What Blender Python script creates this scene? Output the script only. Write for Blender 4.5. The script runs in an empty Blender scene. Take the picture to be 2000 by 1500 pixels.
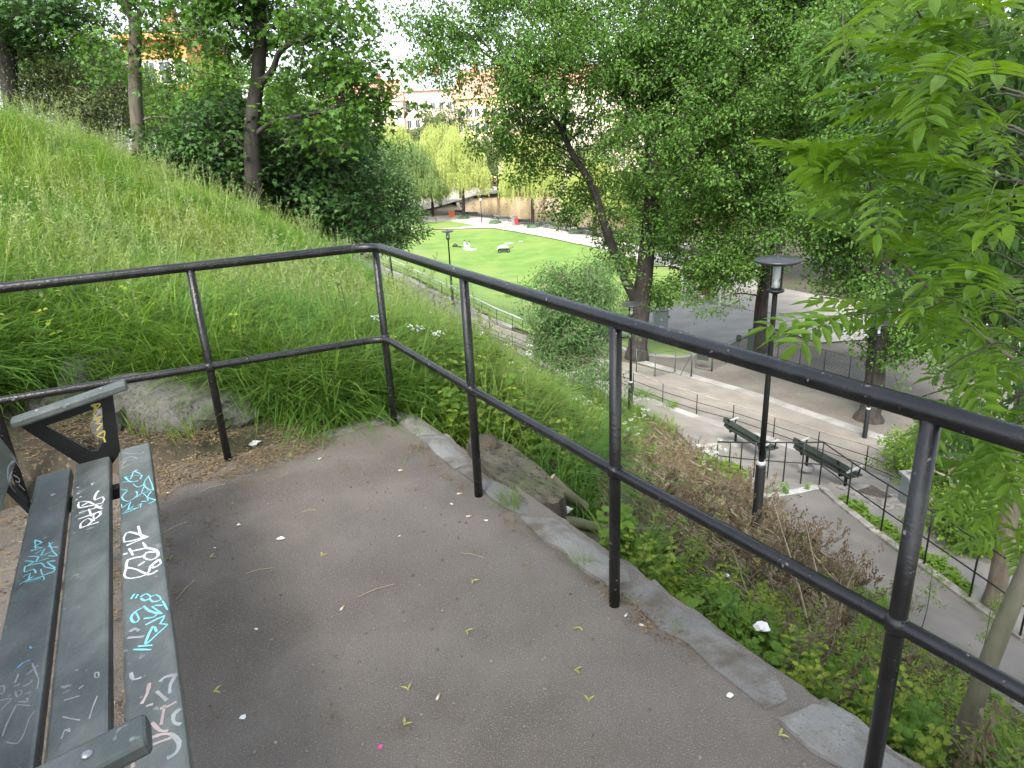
import bpy, math, random
import numpy as np
from mathutils import Vector, Matrix, Euler, noise as mnoise
from mathutils.geometry import delaunay_2d_cdt
PI = math.pi
random.seed(7)
rng = np.random.default_rng(7)
SC = bpy.context.scene
COL = SC.collection

# ------------------------------------------------------------------ camera
FPX, EYE = 1390.0, 1.6                       # focal length in pixels of the 2000 px wide photograph
PITCH, ROLL = math.radians(19.98), math.radians(2.77)
_dn = np.array([math.sin(ROLL)*math.cos(PITCH), math.cos(ROLL)*math.cos(PITCH), math.sin(PITCH)])
_up = -_dn
_fy = np.array([0, 0, 1.0]) - _up*_up[2]
_fy /= np.linalg.norm(_fy)
_rx = np.cross(_fy, _up)
RW = np.stack([_rx, _fy, _up])               # camera (x right, y down, z ahead) -> world
cd = bpy.data.cameras.new('camera')
cam = bpy.data.objects.new('camera', cd)
COL.objects.link(cam)
cd.sensor_fit = 'HORIZONTAL'
cd.sensor_width = 36.0
cd.lens = FPX/2000*36.0
cd.clip_start = 0.05
cd.clip_end = 3000
_m = Matrix(((RW[0, 0], -RW[0, 1], -RW[0, 2], 0), (RW[1, 0], -RW[1, 1], -RW[1, 2], 0), (RW[2, 0], -RW[2, 1], -RW[2, 2], EYE), (0, 0, 0, 1)))
cam.matrix_world = _m
SC.camera = cam

# ------------------------------------------------------------------ light
SUN_EL, SUN_AZ = math.radians(46), math.radians(196)     # azimuth measured from +Y clockwise: behind the camera
w = bpy.data.worlds.new('World')
SC.world = w
w.use_nodes = True
nt = w.node_tree
sky = nt.nodes.new('ShaderNodeTexSky')
sky.sky_type = 'NISHITA'
sky.sun_disc = False
sky.sun_elevation = SUN_EL
sky.sun_rotation = SUN_AZ
sky.air_density = 1.0
sky.dust_density = 1.5
sky.ozone_density = 1.0
hs = nt.nodes.new('ShaderNodeHueSaturation')
hs.inputs['Saturation'].default_value = 0.45             # thin cloud veil: paler than a clear sky
nt.links.new(sky.outputs[0], hs.inputs['Color'])
nt.links.new(hs.outputs[0], nt.nodes['Background'].inputs[0])
nt.nodes['Background'].inputs[1].default_value = 0.15
sd = bpy.data.lights.new('sun', 'SUN')
sd.energy = 3.0
sd.angle = math.radians(24)
sd.color = (1.0, 0.95, 0.87)
sun = bpy.data.objects.new('sun', sd)
COL.objects.link(sun)
_sv = Vector((math.sin(SUN_AZ)*math.cos(SUN_EL), math.cos(SUN_AZ)*math.cos(SUN_EL), math.sin(SUN_EL)))
sun.rotation_euler = _sv.to_track_quat('Z', 'Y').to_euler()
sun.location = (0, -20, 40)
SC.view_settings.view_transform = 'Standard'
SC.view_settings.look = 'None'
SC.view_settings.gamma = 1
SC.view_settings.exposure = 1.8
SC.view_settings.use_curve_mapping = False
SC.cycles.max_bounces = 4
SC.cycles.diffuse_bounces = 2
SC.cycles.glossy_bounces = 2
SC.cycles.transmission_bounces = 3
SC.cycles.use_adaptive_sampling = True
SC.cycles.adaptive_threshold = 0.03
SC.cycles.transparent_max_bounces = 6
SC.cycles.caustics_reflective = False
SC.cycles.caustics_refractive = False

# ------------------------------------------------------------------ pixels to places
def ray(px, py):
    return RW @ np.array([px-1000.0, py-750.0, FPX])
def PZ(px, py, z):
    r = ray(px, py); t = (z-EYE)/r[2]
    return np.array([r[0]*t, r[1]*t, z])
def PY(px, py, y):
    r = ray(px, py)*(y/ray(px, py)[1])
    return r+np.array([0, 0, EYE])
def top_z(px, py, xy):
    """height of the point above ground place xy that is seen at pixel row py"""
    r = ray(px, py)
    return EYE+r[2]/math.hypot(r[0], r[1])*math.hypot(xy[0], xy[1])

# ------------------------------------------------------------------ terrain
A_RAIL = np.array([-0.69, 3.80]); U_RAIL = np.array([0.5215, -0.8532]); N_RAIL = np.array([0.8532, 0.5215])
def off(s, t):
    p = A_RAIL+U_RAIL*t+N_RAIL*s
    return p
CT = []
def cw(x, y, z): CT.append((x, y, z))
def cp(px, py, z): p = PZ(px, py, z); CT.append((p[0], p[1], z))
def cy(px, py, y, dz=0.0): p = PY(px, py, y); CT.append((p[0], p[1], p[2]-dz))
for t in (-0.1, 1.2, 2.4, 3.6, 5.2):
    for s, z in ((0.35, -0.22), (1.4, -1.05), (3.0, -2.3), (5.8, -4.75)):
        if t < 1 and s > 2: continue
        q = off(s, t); cw(q[0], q[1], z+(0.25 if t < 1 and s > 1 else 0))
for t in (4.5,): 
    q = off(8.3, t); cw(q[0], q[1], -6.5)
cw(-0.4, 4.5, -0.12); cw(-1.3, 4.2, 0.08); cw(-2.2, 3.9, 0.22); cw(-2.6, 3.1, 0.22); cw(-3.0, 1.5, 0.4); cw(-3.4, 3.6, 0.62)
cw(-3.5, 0.0, 0.6); cw(-3.0, -4.0, 0.6); cw(0, -4, -0.06); cw(0, 0, -0.06); cw(3.0, -4, -0.9)
cy(700, 490, 16, 0.70); cy(830, 575, 15, 0.75); cy(490, 400, 15, 0.45); cy(270, 300, 15, 0.5); cy(0, 195, 15, 0.5)
cy(1000, 650, 13, 1.0); cy(1100, 725, 11, 0.95); cy(1240, 790, 9.2, 1.05)
cy(-300, 150, 14, 0.5); cw(-6, 8.5, 0.95); cw(-3.3, 8.0, -0.05); cw(-1.0, 8.0, -1.0)
cw(3.75, 9.76, -4.6); cw(2.0, 14.5, -5.2); cw(0.0, 19.0, -5.6); cw(-5, 22, -3.4); cw(-10, 24, -0.5); cw(-18, 26, 2.0)
cp(1600, 952, -6.7); cp(1900, 1170, -6.6); cp(1455, 890, -7.5); cp(1600, 935, -7.1); cp(1720, 1046, -6.65); cp(1780, 985, -6.9); cp(1960, 1110, -6.8)
cp(808, 609, -7.4); cp(1001, 672, -7.5); cp(1240, 768, -7.7); cp(1360, 812, -7.8); cp(1510, 856, -7.9); cp(1690, 921, -7.9); cp(1900, 1010, -7.7)
cp(700, 505, -7.0); cp(757, 533, -7.3); cp(797, 544, -7.4); cp(885, 597, -7.3); cp(942, 619, -7.7); cp(1001, 647, -8.0)
cp(1500, 780, -8.4); cp(1688, 857, -8.4); cp(1600, 760, -8.7); cp(1700, 825, -8.5); cp(1480, 690, -9.0); cp(1243, 705, -8.8); cp(1850, 860, -8.6)
cp(1320, 718, -9.0); cp(1400, 630, -9.4); cp(1650, 640, -9.4); cp(1900, 700, -9.2); cp(1800, 600, -9.8)
cp(1040, 610, -10.2); cp(900, 560, -11.0); cp(1100, 540, -11.4); cp(910, 486, -12.0); cp(800, 462, -12.0); cp(1000, 440, -12.15); cp(1130, 462, -12.15); cp(1300, 480, -12.0)
cp(830, 432, -12.1); cp(921, 425, -12.15); cp(1050, 443, -12.15); cp(860, 423, -12.1); cp(1180, 465, -12.15); cp(960, 429, -12.15); cp(1100, 451, -12.15)
for x, y, z in ((-60, 130, -11.5), (0, 150, -12.2), (60, 130, -12.2), (-60, 190, -11), (0, 190, -11.5), (80, 190, -11.5), (0, 300, -10), (150, 300, -10), (-150, 300, -6), (300, 150, -12), (-200, 120, 2),
                (-100, 60, 3), (-45, 45, 3.0), (-22, 50, -3), (-35, 90, -7), (-30, 15, 5), (-20, 0, 5), (-40, -30, 8), (0, -30, 1.5), (30, -30, -6), (16, 3, -7.6), (24, 12, -8.6), (12, -4, -6.6),
                (50, 30, -10), (90, 60, -11.5), (100, 0, -10), (60, 90, -12), (0, -200, 3), (250, -100, -8), (-250, -50, 10), (0, 600, -9), (500, 400, -10), (-500, 400, -5), (500, -300, -8), (-500, -300, 8)):
    cw(x, y, z)
CT = np.array(CT)
def _warp(x, y):
    r = np.hypot(x, y)+1e-9; k = np.log1p(r/6.0)*6.0/r
    return x*k, y*k
_cx, _cy = _warp(CT[:, 0], CT[:, 1])
def _phi(r2): return np.where(r2 > 1e-12, 0.5*r2*np.log(np.maximum(r2, 1e-12)), 0.0)
_n = len(CT)
_K = _phi((_cx[:, None]-_cx[None])**2+(_cy[:, None]-_cy[None])**2)+np.eye(_n)*0.02
_Pm = np.column_stack([np.ones(_n), _cx, _cy])
_W = np.linalg.solve(np.block([[_K, _Pm], [_Pm.T, np.zeros((3, 3))]]), np.concatenate([CT[:, 2], np.zeros(3)]))
PLAT = [(-0.79, 4.03), (-0.60, 3.97), (2.6, -1.27), (2.6, -6), (-3.0, -6), (-2.62, 0.4), (-2.5, 3.05), (-2.1, 3.36), (-1.5, 3.52), (-1.12, 3.72)]
def inpoly(x, y, poly):
    x = np.asarray(x, float); y = np.asarray(y, float)
    c = np.zeros(x.shape, bool); j = len(poly)-1
    for i in range(len(poly)):
        xi, yi = poly[i]; xj, yj = poly[j]
        hit = ((yi > y) != (yj > y)) & (x < (xj-xi)*(y-yi)/((yj-yi) if yj != yi else 1e-9)+xi)
        c ^= hit; j = i
    return c
def hz(x, y):
    x = np.atleast_1d(np.asarray(x, float)); y = np.atleast_1d(np.asarray(y, float))
    out = np.empty(x.shape)
    for i in range(0, len(x), 20000):
        a, b = _warp(x[i:i+20000], y[i:i+20000])
        k = _phi((a[:, None]-_cx[None])**2+(b[:, None]-_cy[None])**2)
        out[i:i+20000] = k@_W[:_n]+_W[_n]+_W[_n+1]*a+_W[_n+2]*b
    bx, by = PLAT[2][0]+5, PLAT[2][1]-9
    ins = inpoly(x, y, PLAT)
    out[ins] = np.minimum(out[ins], -0.07)
    return out
def h1(x, y): return float(hz([x], [y])[0])
def PG(px, py, rmin=1.0, rmax=500.0):
    """first ground place beyond rmin metres on the line of sight"""
    r = ray(px, py); r = r/np.linalg.norm(r)
    t = np.geomspace(rmin, rmax, 500)
    z = EYE+r[2]*t; g = hz(r[0]*t, r[1]*t)
    b = np.where(z < g)[0]
    if len(b) == 0: tt = rmax
    elif b[0] == 0: tt = t[0]
    else:
        i = b[0]; d0 = z[i-1]-g[i-1]; d1 = g[i]-z[i]; tt = t[i-1]+(t[i]-t[i-1])*d0/(d0+d1)
    x, y = r[0]*tt, r[1]*tt
    return np.array([x, y, h1(x, y)])

# ------------------------------------------------------------------ materials
MATS = {}
def _mix(nt, fac, a, b, blend='MIX'):
    n = nt.nodes.new('ShaderNodeMix'); n.data_type = 'RGBA'; n.blend_type = blend
    for s, v in ((n.inputs[0], fac), (n.inputs[6], a), (n.inputs[7], b)):
        if hasattr(v, 'is_linked') or hasattr(v, 'links'): nt.links.new(v, s)
        elif isinstance(v, (int, float)): s.default_value = v
        else: s.default_value = (*v, 1)
    return n.outputs[2]
def _ramp(nt, v, p0, p1):
    n = nt.nodes.new('ShaderNodeMapRange'); n.inputs[1].default_value = p0; n.inputs[2].default_value = p1
    nt.links.new(v, n.inputs[0]); return n.outputs[0]
def _noise(nt, co, scale, detail=4, rough=0.55, stretch=None):
    n = nt.nodes.new('ShaderNodeTexNoise'); n.inputs['Scale'].default_value = scale; n.inputs['Detail'].default_value = detail; n.inputs['Roughness'].default_value = rough
    if stretch:
        m = nt.nodes.new('ShaderNodeMapping'); m.inputs['Scale'].default_value = stretch; nt.links.new(co, m.inputs[0]); co = m.outputs[0]
    nt.links.new(co, n.inputs['Vector']); return n.outputs['Fac']
def mat(name, c1, c2=None, scale=4.0, rough=0.7, bump=0.0, bscale=None, fleck=None, fscale=150, fthr=0.64, c3=None, scale3=0.6, metal=0.0, stretch=None, spec=0.5, lohi=(0.38, 0.62), rvar=0.0):
    if name in MATS: return MATS[name]
    m = bpy.data.materials.new(name); m.use_nodes = True; nt = m.node_tree; b = nt.nodes['Principled BSDF']
    co = nt.nodes.new('ShaderNodeNewGeometry').outputs['Position']
    b.inputs['Roughness'].default_value = rough; b.inputs['Metallic'].default_value = metal; b.inputs['Specular IOR Level'].default_value = spec
    col = None
    if c2 is None: b.inputs['Base Color'].default_value = (*c1, 1)
    else: col = _mix(nt, _ramp(nt, _noise(nt, co, scale, stretch=stretch), *lohi), c1, c2)
    if c3 is not None:
        col = _mix(nt, _ramp(nt, _noise(nt, co, scale3, 5), 0.45, 0.65), col, c3)
    if fleck is not None:
        col = _mix(nt, _ramp(nt, _noise(nt, co, fscale, 2), fthr, fthr+0.06), col if col else c1, fleck)
    if rvar:
        oi = nt.nodes.new('ShaderNodeObjectInfo')
        hv = nt.nodes.new('ShaderNodeHueSaturation'); mr = nt.nodes.new('ShaderNodeMapRange')
        mr.inputs[3].default_value = 1-rvar; mr.inputs[4].default_value = 1+rvar
        nt.links.new(oi.outputs['Random'], mr.inputs[0]); nt.links.new(mr.outputs[0], hv.inputs['Value'])
        if col: nt.links.new(col, hv.inputs['Color'])
        else: hv.inputs['Color'].default_value = (*c1, 1)
        col = hv.outputs[0]
    if col is not None: nt.links.new(col, b.inputs['Base Color'])
    if bump:
        bn = nt.nodes.new('ShaderNodeBump'); bn.inputs['Strength'].default_value = bump; bn.inputs['Distance'].default_value = 0.02
        nt.links.new(_noise(nt, co, bscale or scale*4, 6, 0.65, stretch), bn.inputs['Height']); nt.links.new(bn.outputs[0], b.inputs['Normal'])
    MATS[name] = m
    return m
def leafmat(name, c1, c2, trans=0.4, rough=0.55, spec=0.35, cpatch=None, pscale=0.8):
    """leaf: reflects and lets light through; every instance and patch slightly different"""
    m = bpy.data.materials.new(name); m.use_nodes = True; nt = m.node_tree; b = nt.nodes['Principled BSDF']; out = nt.nodes['Material Output']
    oi = nt.nodes.new('ShaderNodeObjectInfo'); co = nt.nodes.new('ShaderNodeNewGeometry').outputs['Position']
    ad = nt.nodes.new('ShaderNodeMath'); ad.operation = 'MULTIPLY_ADD'; ad.inputs[1].default_value = 0.5; ad.use_clamp = True
    nt.links.new(oi.outputs['Random'], ad.inputs[0]); nt.links.new(_ramp(nt, _noise(nt, co, 3.5, 3), 0.2, 1.15), ad.inputs[2])
    col = _mix(nt, ad.outputs[0], c1, c2)
    n2 = _ramp(nt, _noise(nt, co, 9.0, 2), 0.3, 0.7)
    hv = nt.nodes.new('ShaderNodeHueSaturation'); mr = nt.nodes.new('ShaderNodeMapRange'); mr.inputs[3].default_value = 0.72; mr.inputs[4].default_value = 1.3
    nt.links.new(n2, mr.inputs[0]); nt.links.new(mr.outputs[0], hv.inputs['Value']); nt.links.new(col, hv.inputs['Color']); col = hv.outputs[0]
    if cpatch: col = _mix(nt, _ramp(nt, _noise(nt, co, pscale, 3), 0.48, 0.66), col, cpatch)
    nt.links.new(col, b.inputs['Base Color']); b.inputs['Roughness'].default_value = rough; b.inputs['Specular IOR Level'].default_value = spec
    tr = nt.nodes.new('ShaderNodeBsdfTranslucent'); tc = _mix(nt, 1.0, col, (1.25, 1.2, 0.55), 'MULTIPLY'); nt.links.new(tc, tr.inputs[0])
    mx = nt.nodes.new('ShaderNodeMixShader'); mx.inputs[0].default_value = trans
    nt.links.new(b.outputs[0], mx.inputs[1]); nt.links.new(tr.outputs[0], mx.inputs[2]); nt.links.new(mx.outputs[0], out.inputs[0])
    MATS[name] = m
    return m
def water_mat():
    m = bpy.data.materials.new('pond_water'); m.use_nodes = True; nt = m.node_tree; b = nt.nodes['Principled BSDF']
    b.inputs['Base Color'].default_value = (0.16, 0.11, 0.06, 1); b.inputs['Roughness'].default_value = 0.22
    co = nt.nodes.new('ShaderNodeNewGeometry').outputs['Position']
    bn = nt.nodes.new('ShaderNodeBump'); bn.inputs['Strength'].default_value = 0.12; bn.inputs['Distance'].default_value = 0.05
    nt.links.new(_noise(nt, co, 1.2, 3, 0.5, (1, 3, 1)), bn.inputs['Height']); nt.links.new(bn.outputs[0], b.inputs['Normal'])
    return m
def glass_mat():
    m = bpy.data.materials.new('lamp_glass'); m.use_nodes = True; nt = m.node_tree; out = nt.nodes['Material Output']
    tr = nt.nodes.new('ShaderNodeBsdfTransparent'); gl = nt.nodes.new('ShaderNodeBsdfGlossy'); gl.inputs['Roughness'].default_value = 0.1; tr.inputs[0].default_value = (.92, .95, .95, 1)
    fr = nt.nodes.new('ShaderNodeFresnel'); fr.inputs[0].default_value = 1.45; mx = nt.nodes.new('ShaderNodeMixShader'); nt.links.new(fr.outputs[0], mx.inputs[0]); nt.links.new(tr.outputs[0], mx.inputs[1]); nt.links.new(gl.outputs[0], mx.inputs[2]); nt.links.new(mx.outputs[0], out.inputs[0])
    return m

SOIL = mat('soil', (0.085, 0.066, 0.045), (0.055, 0.048, 0.030), 3.5, 0.95, 0.8, 30, c3=(0.055, 0.075, 0.025), scale3=0.5, fleck=(0.16, 0.12, 0.075), fscale=45, fthr=0.6)
ASPH = mat('asphalt_worn', (0.172, 0.150, 0.126), (0.222, 0.195, 0.165), 1.3, 0.92, 0.7, 170, fleck=(0.31, 0.283, 0.25), fscale=200, fthr=0.59, c3=(0.128, 0.108, 0.088), scale3=1.2)
ASPH2 = mat('asphalt_path', (0.17, 0.16, 0.145), (0.22, 0.205, 0.185), 1.2, 0.9, 0.3, 60, fleck=(0.10, 0.085, 0.06), fscale=22, fthr=0.66)
ASPH3 = mat('asphalt_dark', (0.115, 0.105, 0.095), (0.155, 0.14, 0.125), 0.9, 0.85, 0.3, 80)
DIRT = mat('packed_dirt', (0.105, 0.094, 0.081), (0.140, 0.125, 0.108), 0.8, 0.95, 0.4, 14, fleck=(0.22, 0.19, 0.14), fscale=9, fthr=0.66, c3=(0.085, 0.076, 0.063), scale3=0.35)
GRAV = mat('pale_gravel', (0.36, 0.33, 0.29), (0.44, 0.41, 0.36), 0.8, 0.95, 0.3, 30)
WALKM = mat('walk_gravel', (0.23, 0.218, 0.198), (0.28, 0.265, 0.24), 0.8, 0.95, 0.3, 30)
GRAV2 = mat('court_gravel', (0.27, 0.24, 0.21), (0.33, 0.30, 0.26), 0.6, 0.95, 0.3, 20)
RAMPM = mat('ramp_gravel', (0.165, 0.150, 0.132), (0.215, 0.195, 0.172), 1.0, 0.95, 0.3, 30, fleck=(0.30, 0.25, 0.15), fscale=12, fthr=0.68)
LAWNM = mat('lawn_grass', (0.085, 0.17, 0.022), (0.125, 0.215, 0.035), 0.55, 0.9, 0.6, 9, c3=(0.165, 0.22, 0.05), scale3=0.13)
GRANITE = mat('granite', (0.20, 0.195, 0.185), (0.29, 0.28, 0.26), 3.0, 0.85, 0.7, 45, fleck=(0.13, 0.125, 0.115), fscale=120, fthr=0.62, c3=(0.125, 0.108, 0.082), scale3=6.0, rvar=0.18)
ROCKM = mat('rock', (0.105, 0.102, 0.092), (0.19, 0.183, 0.168), 6.0, 0.9, 1.0, 40, fleck=(0.065, 0.068, 0.05), fscale=60, fthr=0.58, c3=(0.085, 0.09, 0.055), scale3=4.0)
KERBM = mat('kerb_concrete', (0.20, 0.195, 0.185), (0.27, 0.262, 0.25), 1.5, 0.9, 0.3, 30, rvar=0.12)
BLACK = mat('black_paint', (0.007, 0.007, 0.008), (0.016, 0.016, 0.016), 8, 0.27, 0.18, 70, fleck=(0.20, 0.19, 0.185), fscale=48, fthr=0.69)
BLACKF = mat('black_steel', (0.010, 0.011, 0.011), None, rough=0.45, spec=0.3)
GREYRAIL = mat('weathered_rail', (0.21, 0.18, 0.15), (0.28, 0.25, 0.21), 3, 0.75)
PALERAIL = mat('pale_galvanised_rail', (0.42, 0.43, 0.43), None, rough=0.5, metal=0.3)
GREENP = mat('bench_green_paint', (0.088, 0.102, 0.092), (0.135, 0.150, 0.136), 5, 0.36, 0.22, 40, fleck=(0.20, 0.215, 0.205), fscale=30, fthr=0.675, c3=(0.05, 0.062, 0.06), scale3=3.2, stretch=(3, 1, 1))
GREEND = mat('bench_dark_green', (0.022, 0.03, 0.026), (0.035, 0.045, 0.04), 4, 0.45, 0.15, 40)
BARK = mat('bark', (0.055, 0.045, 0.035), (0.105, 0.088, 0.068), 9, 0.95, 1.0, 18, stretch=(1, 1, 0.25), c3=(0.075, 0.08, 0.045), scale3=1.5)
BARKD = mat('bark_dark', (0.016, 0.014, 0.012), (0.038, 0.032, 0.026), 8, 0.95, 1.0, 16, stretch=(1, 1, 0.25))
BARKG = mat('bark_young', (0.12, 0.105, 0.075), (0.19, 0.165, 0.12), 10, 0.85, 0.5, 30, stretch=(1, 1, 0.3), c3=(0.10, 0.115, 0.055), scale3=3)
CUTW = mat('cut_wood', (0.52, 0.38, 0.22), (0.62, 0.50, 0.33), 12, 0.85, 0.3, 40)
OLDW = mat('old_stump_wood', (0.085, 0.075, 0.052), (0.175, 0.15, 0.105), 16, 0.95, 1.0, 60, c3=(0.085, 0.098, 0.04), scale3=6, fleck=(0.045, 0.036, 0.025), fscale=38, fthr=0.58)
TWIG = mat('dry_twig', (0.15, 0.115, 0.08), (0.22, 0.175, 0.125), 8, 0.9, rvar=0.3)
WHITEP = mat('white_marker', (0.80, 0.80, 0.80), None, rough=0.5)
CYANP = mat('cyan_marker', (0.22, 0.62, 0.68), None, rough=0.5)
PINKP = mat('faded_pink_paint', (0.34, 0.25, 0.235), (0.42, 0.35, 0.33), 20, 0.6)
GREYP = mat('faded_white_paint', (0.26, 0.28, 0.275), (0.36, 0.375, 0.37), 25, 0.6)
BLUEM = mat('blue_marker', (0.16, 0.42, 0.68), None, rough=0.5)
YELP = mat('yellow_marker', (0.45, 0.38, 0.08), None, rough=0.5)
PAPER = mat('white_paper', (0.72, 0.71, 0.70), (0.82, 0.81, 0.80), 20, 0.8)
BUTT = mat('cigarette_paper', (0.66, 0.60, 0.52), None, rough=0.8)
FILT = mat('cigarette_filter', (0.42, 0.24, 0.10), None, rough=0.8)
SEEDM = leafmat('seed_wing', (0.36, 0.40, 0.10), (0.46, 0.44, 0.16), 0.25)
STEEL = mat('bolt_steel', (0.35, 0.35, 0.36), None, rough=0.4, metal=0.9)
GLASS = glass_mat()
WATER = water_mat()
LAMPW = mat('lamp_inner', (0.75, 0.76, 0.76), None, rough=0.4)
MESHGREEN = mat('gate_green', (0.035, 0.055, 0.048), None, rough=0.5)

# ------------------------------------------------------------------ mesh building
class MB:
    def __init__(s): s.v = []; s.f = []
    def add(s, vs, fs):
        k = len(s.v); s.v += [tuple(map(float, p)) for p in vs]; s.f += [tuple(i+k for i in f) for f in fs]; return s
    def box(s, c, half, ax=None):
        c = np.array(c, float); A = np.eye(3) if ax is None else np.array(ax, float)
        vs = [c+A[0]*half[0]*i+A[1]*half[1]*j+A[2]*half[2]*k for k in (-1, 1) for j in (-1, 1) for i in (-1, 1)]
        return s.add(vs, [(0, 2, 3, 1), (4, 5, 7, 6), (0, 1, 5, 4), (2, 6, 7, 3), (0, 4, 6, 2), (1, 3, 7, 5)])
    def bar(s, a, b, wdt, th, up=(0, 0, 1)):
        a = np.array(a, float); b = np.array(b, float); d = b-a; L = np.linalg.norm(d); d /= L
        u = np.array(up, float); x = np.cross(u, d); x /= np.linalg.norm(x); u = np.cross(d, x)
        return s.box((a+b)/2, (L/2, wdt/2, th/2), (d, x, u))
    def rbar(s, a, b, wdt, th, up=(0, 0, 1), r=0.008):
        """bar with rounded long edges"""
        a = np.array(a, float); b = np.array(b, float); d = b-a; d /= np.linalg.norm(d)
        u = np.array(up, float); x = np.cross(u, d); x /= np.linalg.norm(x); u = np.cross(d, x)
        pr = []
        for sx, sy, a0 in ((1, 1, 0), (-1, 1, 90), (-1, -1, 180), (1, -1, 270)):
            for q in (0, 45, 90):
                an = math.radians(a0+q); pr.append((sx*(wdt/2-r)+r*math.cos(an), sy*(th/2-r)+r*math.sin(an)))
        n = len(pr); vs = []
        for p, e in ((a, 0.7), (a+d*r*0.6, 1), (b-d*r*0.6, 1), (b, 0.7)):
            k = 1 if e == 1 else None
            for (i, j) in pr:
                if k is None: i -= math.copysign(r*0.4, i); j -= math.copysign(r*0.4, j)
                vs.append(p+x*i+u*j)
        fs = [tuple(range(n))[::-1], tuple(range(3*n, 4*n))]
        for q in range(3):
            for i in range(n): j = (i+1) % n; fs.append((q*n+i, q*n+j, q*n+n+j, q*n+n+i))
        return s.add(vs, fs)
    def tube(s, path, rad, n=8, cap=True):
        P = np.array(path, float); m = len(P); R = np.full(m, rad) if np.isscalar(rad) else np.array(rad, float)
        T = np.gradient(P, axis=0); T /= np.linalg.norm(T, axis=1)[:, None]+1e-12
        u = np.array([0, 0, 1.0]) if abs(T[0][2]) < 0.9 else np.array([1.0, 0, 0])
        x = np.cross(u, T[0]); x /= np.linalg.norm(x); vs = []
        for i in range(m):
            x = x-T[i]*x.dot(T[i]); x /= np.linalg.norm(x); y = np.cross(T[i], x)
            for k in range(n):
                a = 2*PI*k/n; vs.append(P[i]+(x*math.cos(a)+y*math.sin(a))*R[i])
        fs = [(i*n+k, i*n+(k+1) % n, (i+1)*n+(k+1) % n, (i+1)*n+k) for i in range(m-1) for k in range(n)]
        if cap: fs += [tuple(range(n))[::-1], tuple(range((m-1)*n, m*n))]
        return s.add(vs, fs)
    def lathe(s, prof, c=(0, 0, 0), n=16):
        vs = []; m = len(prof)
        for r, z in prof:
            for k in range(n): a = 2*PI*k/n; vs.append((c[0]+r*math.cos(a), c[1]+r*math.sin(a), c[2]+z))
        fs = [(i*n+k, i*n+(k+1) % n, (i+1)*n+(k+1) % n, (i+1)*n+k) for i in range(m-1) for k in range(n)]
        fs += [tuple(range(n))[::-1], tuple(range((m-1)*n, m*n))]
        return s.add(vs, fs)
    def prism(s, pts, d):
        """flat polygon pts (3-D) pushed along vector d"""
        P = np.array(pts, float); n = len(P); Q = P+np.array(d, float)
        return s.add(list(P)+list(Q), [tuple(range(n))[::-1], tuple(range(n, 2*n))]+[(i, (i+1) % n, n+(i+1) % n, n+i) for i in range(n)])
    def blob(s, c, r, sub=2, amp=0.2, freq=1.5, seed=0, flat=None):
        import bmesh
        bm = bmesh.new(); bmesh.ops.create_icosphere(bm, subdivisions=sub, radius=1)
        vs = []
        for v in bm.verts:
            d = v.co.normalized(); k = 1+amp*mnoise.fractal(d*freq+Vector((seed*3.1, seed*1.7, seed)), 1.0, 2.0, 4)
            p = d*k
            if flat is not None and p.z > flat: p.z = flat+(p.z-flat)*0.15
            vs.append((c[0]+p.x*r[0], c[1]+p.y*r[1], c[2]+p.z*r[2]))
        fs = [tuple(v.index for v in f.verts) for f in bm.faces]; bm.free()
        return s.add(vs, fs)
    def mesh(s, name, m=None, smooth=False, origin=(0, 0, 0)):
        me = bpy.data.meshes.new(name)
        o = np.array(origin, float)
        me.from_pydata([tuple(np.array(p)-o) for p in s.v] if any(o) else s.v, [], s.f)
        if m: me.materials.append(m)
        if smooth: me.polygons.foreach_set('use_smooth', [True]*len(me.polygons))
        me.update(); return me
    def build(s, name, m, parent=None, smooth=False, kind=None):
        org = (0, 0, 0)
        if parent is not None:
            q = parent; org = np.zeros(3)
            while q is not None: org = org+np.array(q.location); q = q.parent
        o = bpy.data.objects.new(name, s.mesh(name, m, smooth, org)); COL.objects.link(o)
        o.parent = parent
        if kind: o['kind'] = kind
        return o
def tag(o, label, cat, group=None):
    o['label'] = label; o['category'] = cat
    if group: o['group'] = group
    return o
def thing(name, label, cat, loc=(0, 0, 0), group=None):
    o = bpy.data.objects.new(name, None); COL.objects.link(o); o.location = tuple(map(float, loc)); o.empty_display_size = 0.2
    return tag(o, label, cat, group)
def single(name, mb, m, label, cat, group=None, smooth=False, base=None):
    """a thing that is one mesh, its origin at its base"""
    v = np.array(mb.v)
    b = np.array([v[:, 0].mean(), v[:, 1].mean(), v[:, 2].min()]) if base is None else np.array(base)
    o = bpy.data.objects.new(name, mb.mesh(name, m, smooth, b)); o.location = tuple(b); COL.objects.link(o)
    return tag(o, label, cat, group)
def copy_tree(o, parent=None):
    c = o.copy(); COL.objects.link(c); c.parent = parent
    for ch in list(o.children): copy_tree(ch, c)
    return c
def lerp(a, b, t): return np.array(a, float)*(1-t)+np.array(b, float)*t
def resample(path, step):
    P = np.array(path, float); out = [P[0]]
    for a, b in zip(P[:-1], P[1:]):
        n = max(1, int(np.linalg.norm(b-a)/step))
        out += [a+(b-a)*(i+1)/n for i in range(n)]
    return np.array(out)
def spline(pts, n=8):
    P = np.array(pts, float)
    if len(P) < 3: return np.array([P[0]+(P[1]-P[0])*i/n for i in range(n+1)])
    Q = np.vstack([2*P[0]-P[1], P, 2*P[-1]-P[-2]]); out = []
    for i in range(1, len(Q)-2):
        for k in range(n):
            t = k/n; a, b, c, d = Q[i-1:i+3]
            out.append(0.5*((2*b)+(-a+c)*t+(2*a-5*b+4*c-d)*t*t+(-a+3*b-3*c+d)*t**3))
    out.append(P[-1]); return np.array(out)

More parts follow.
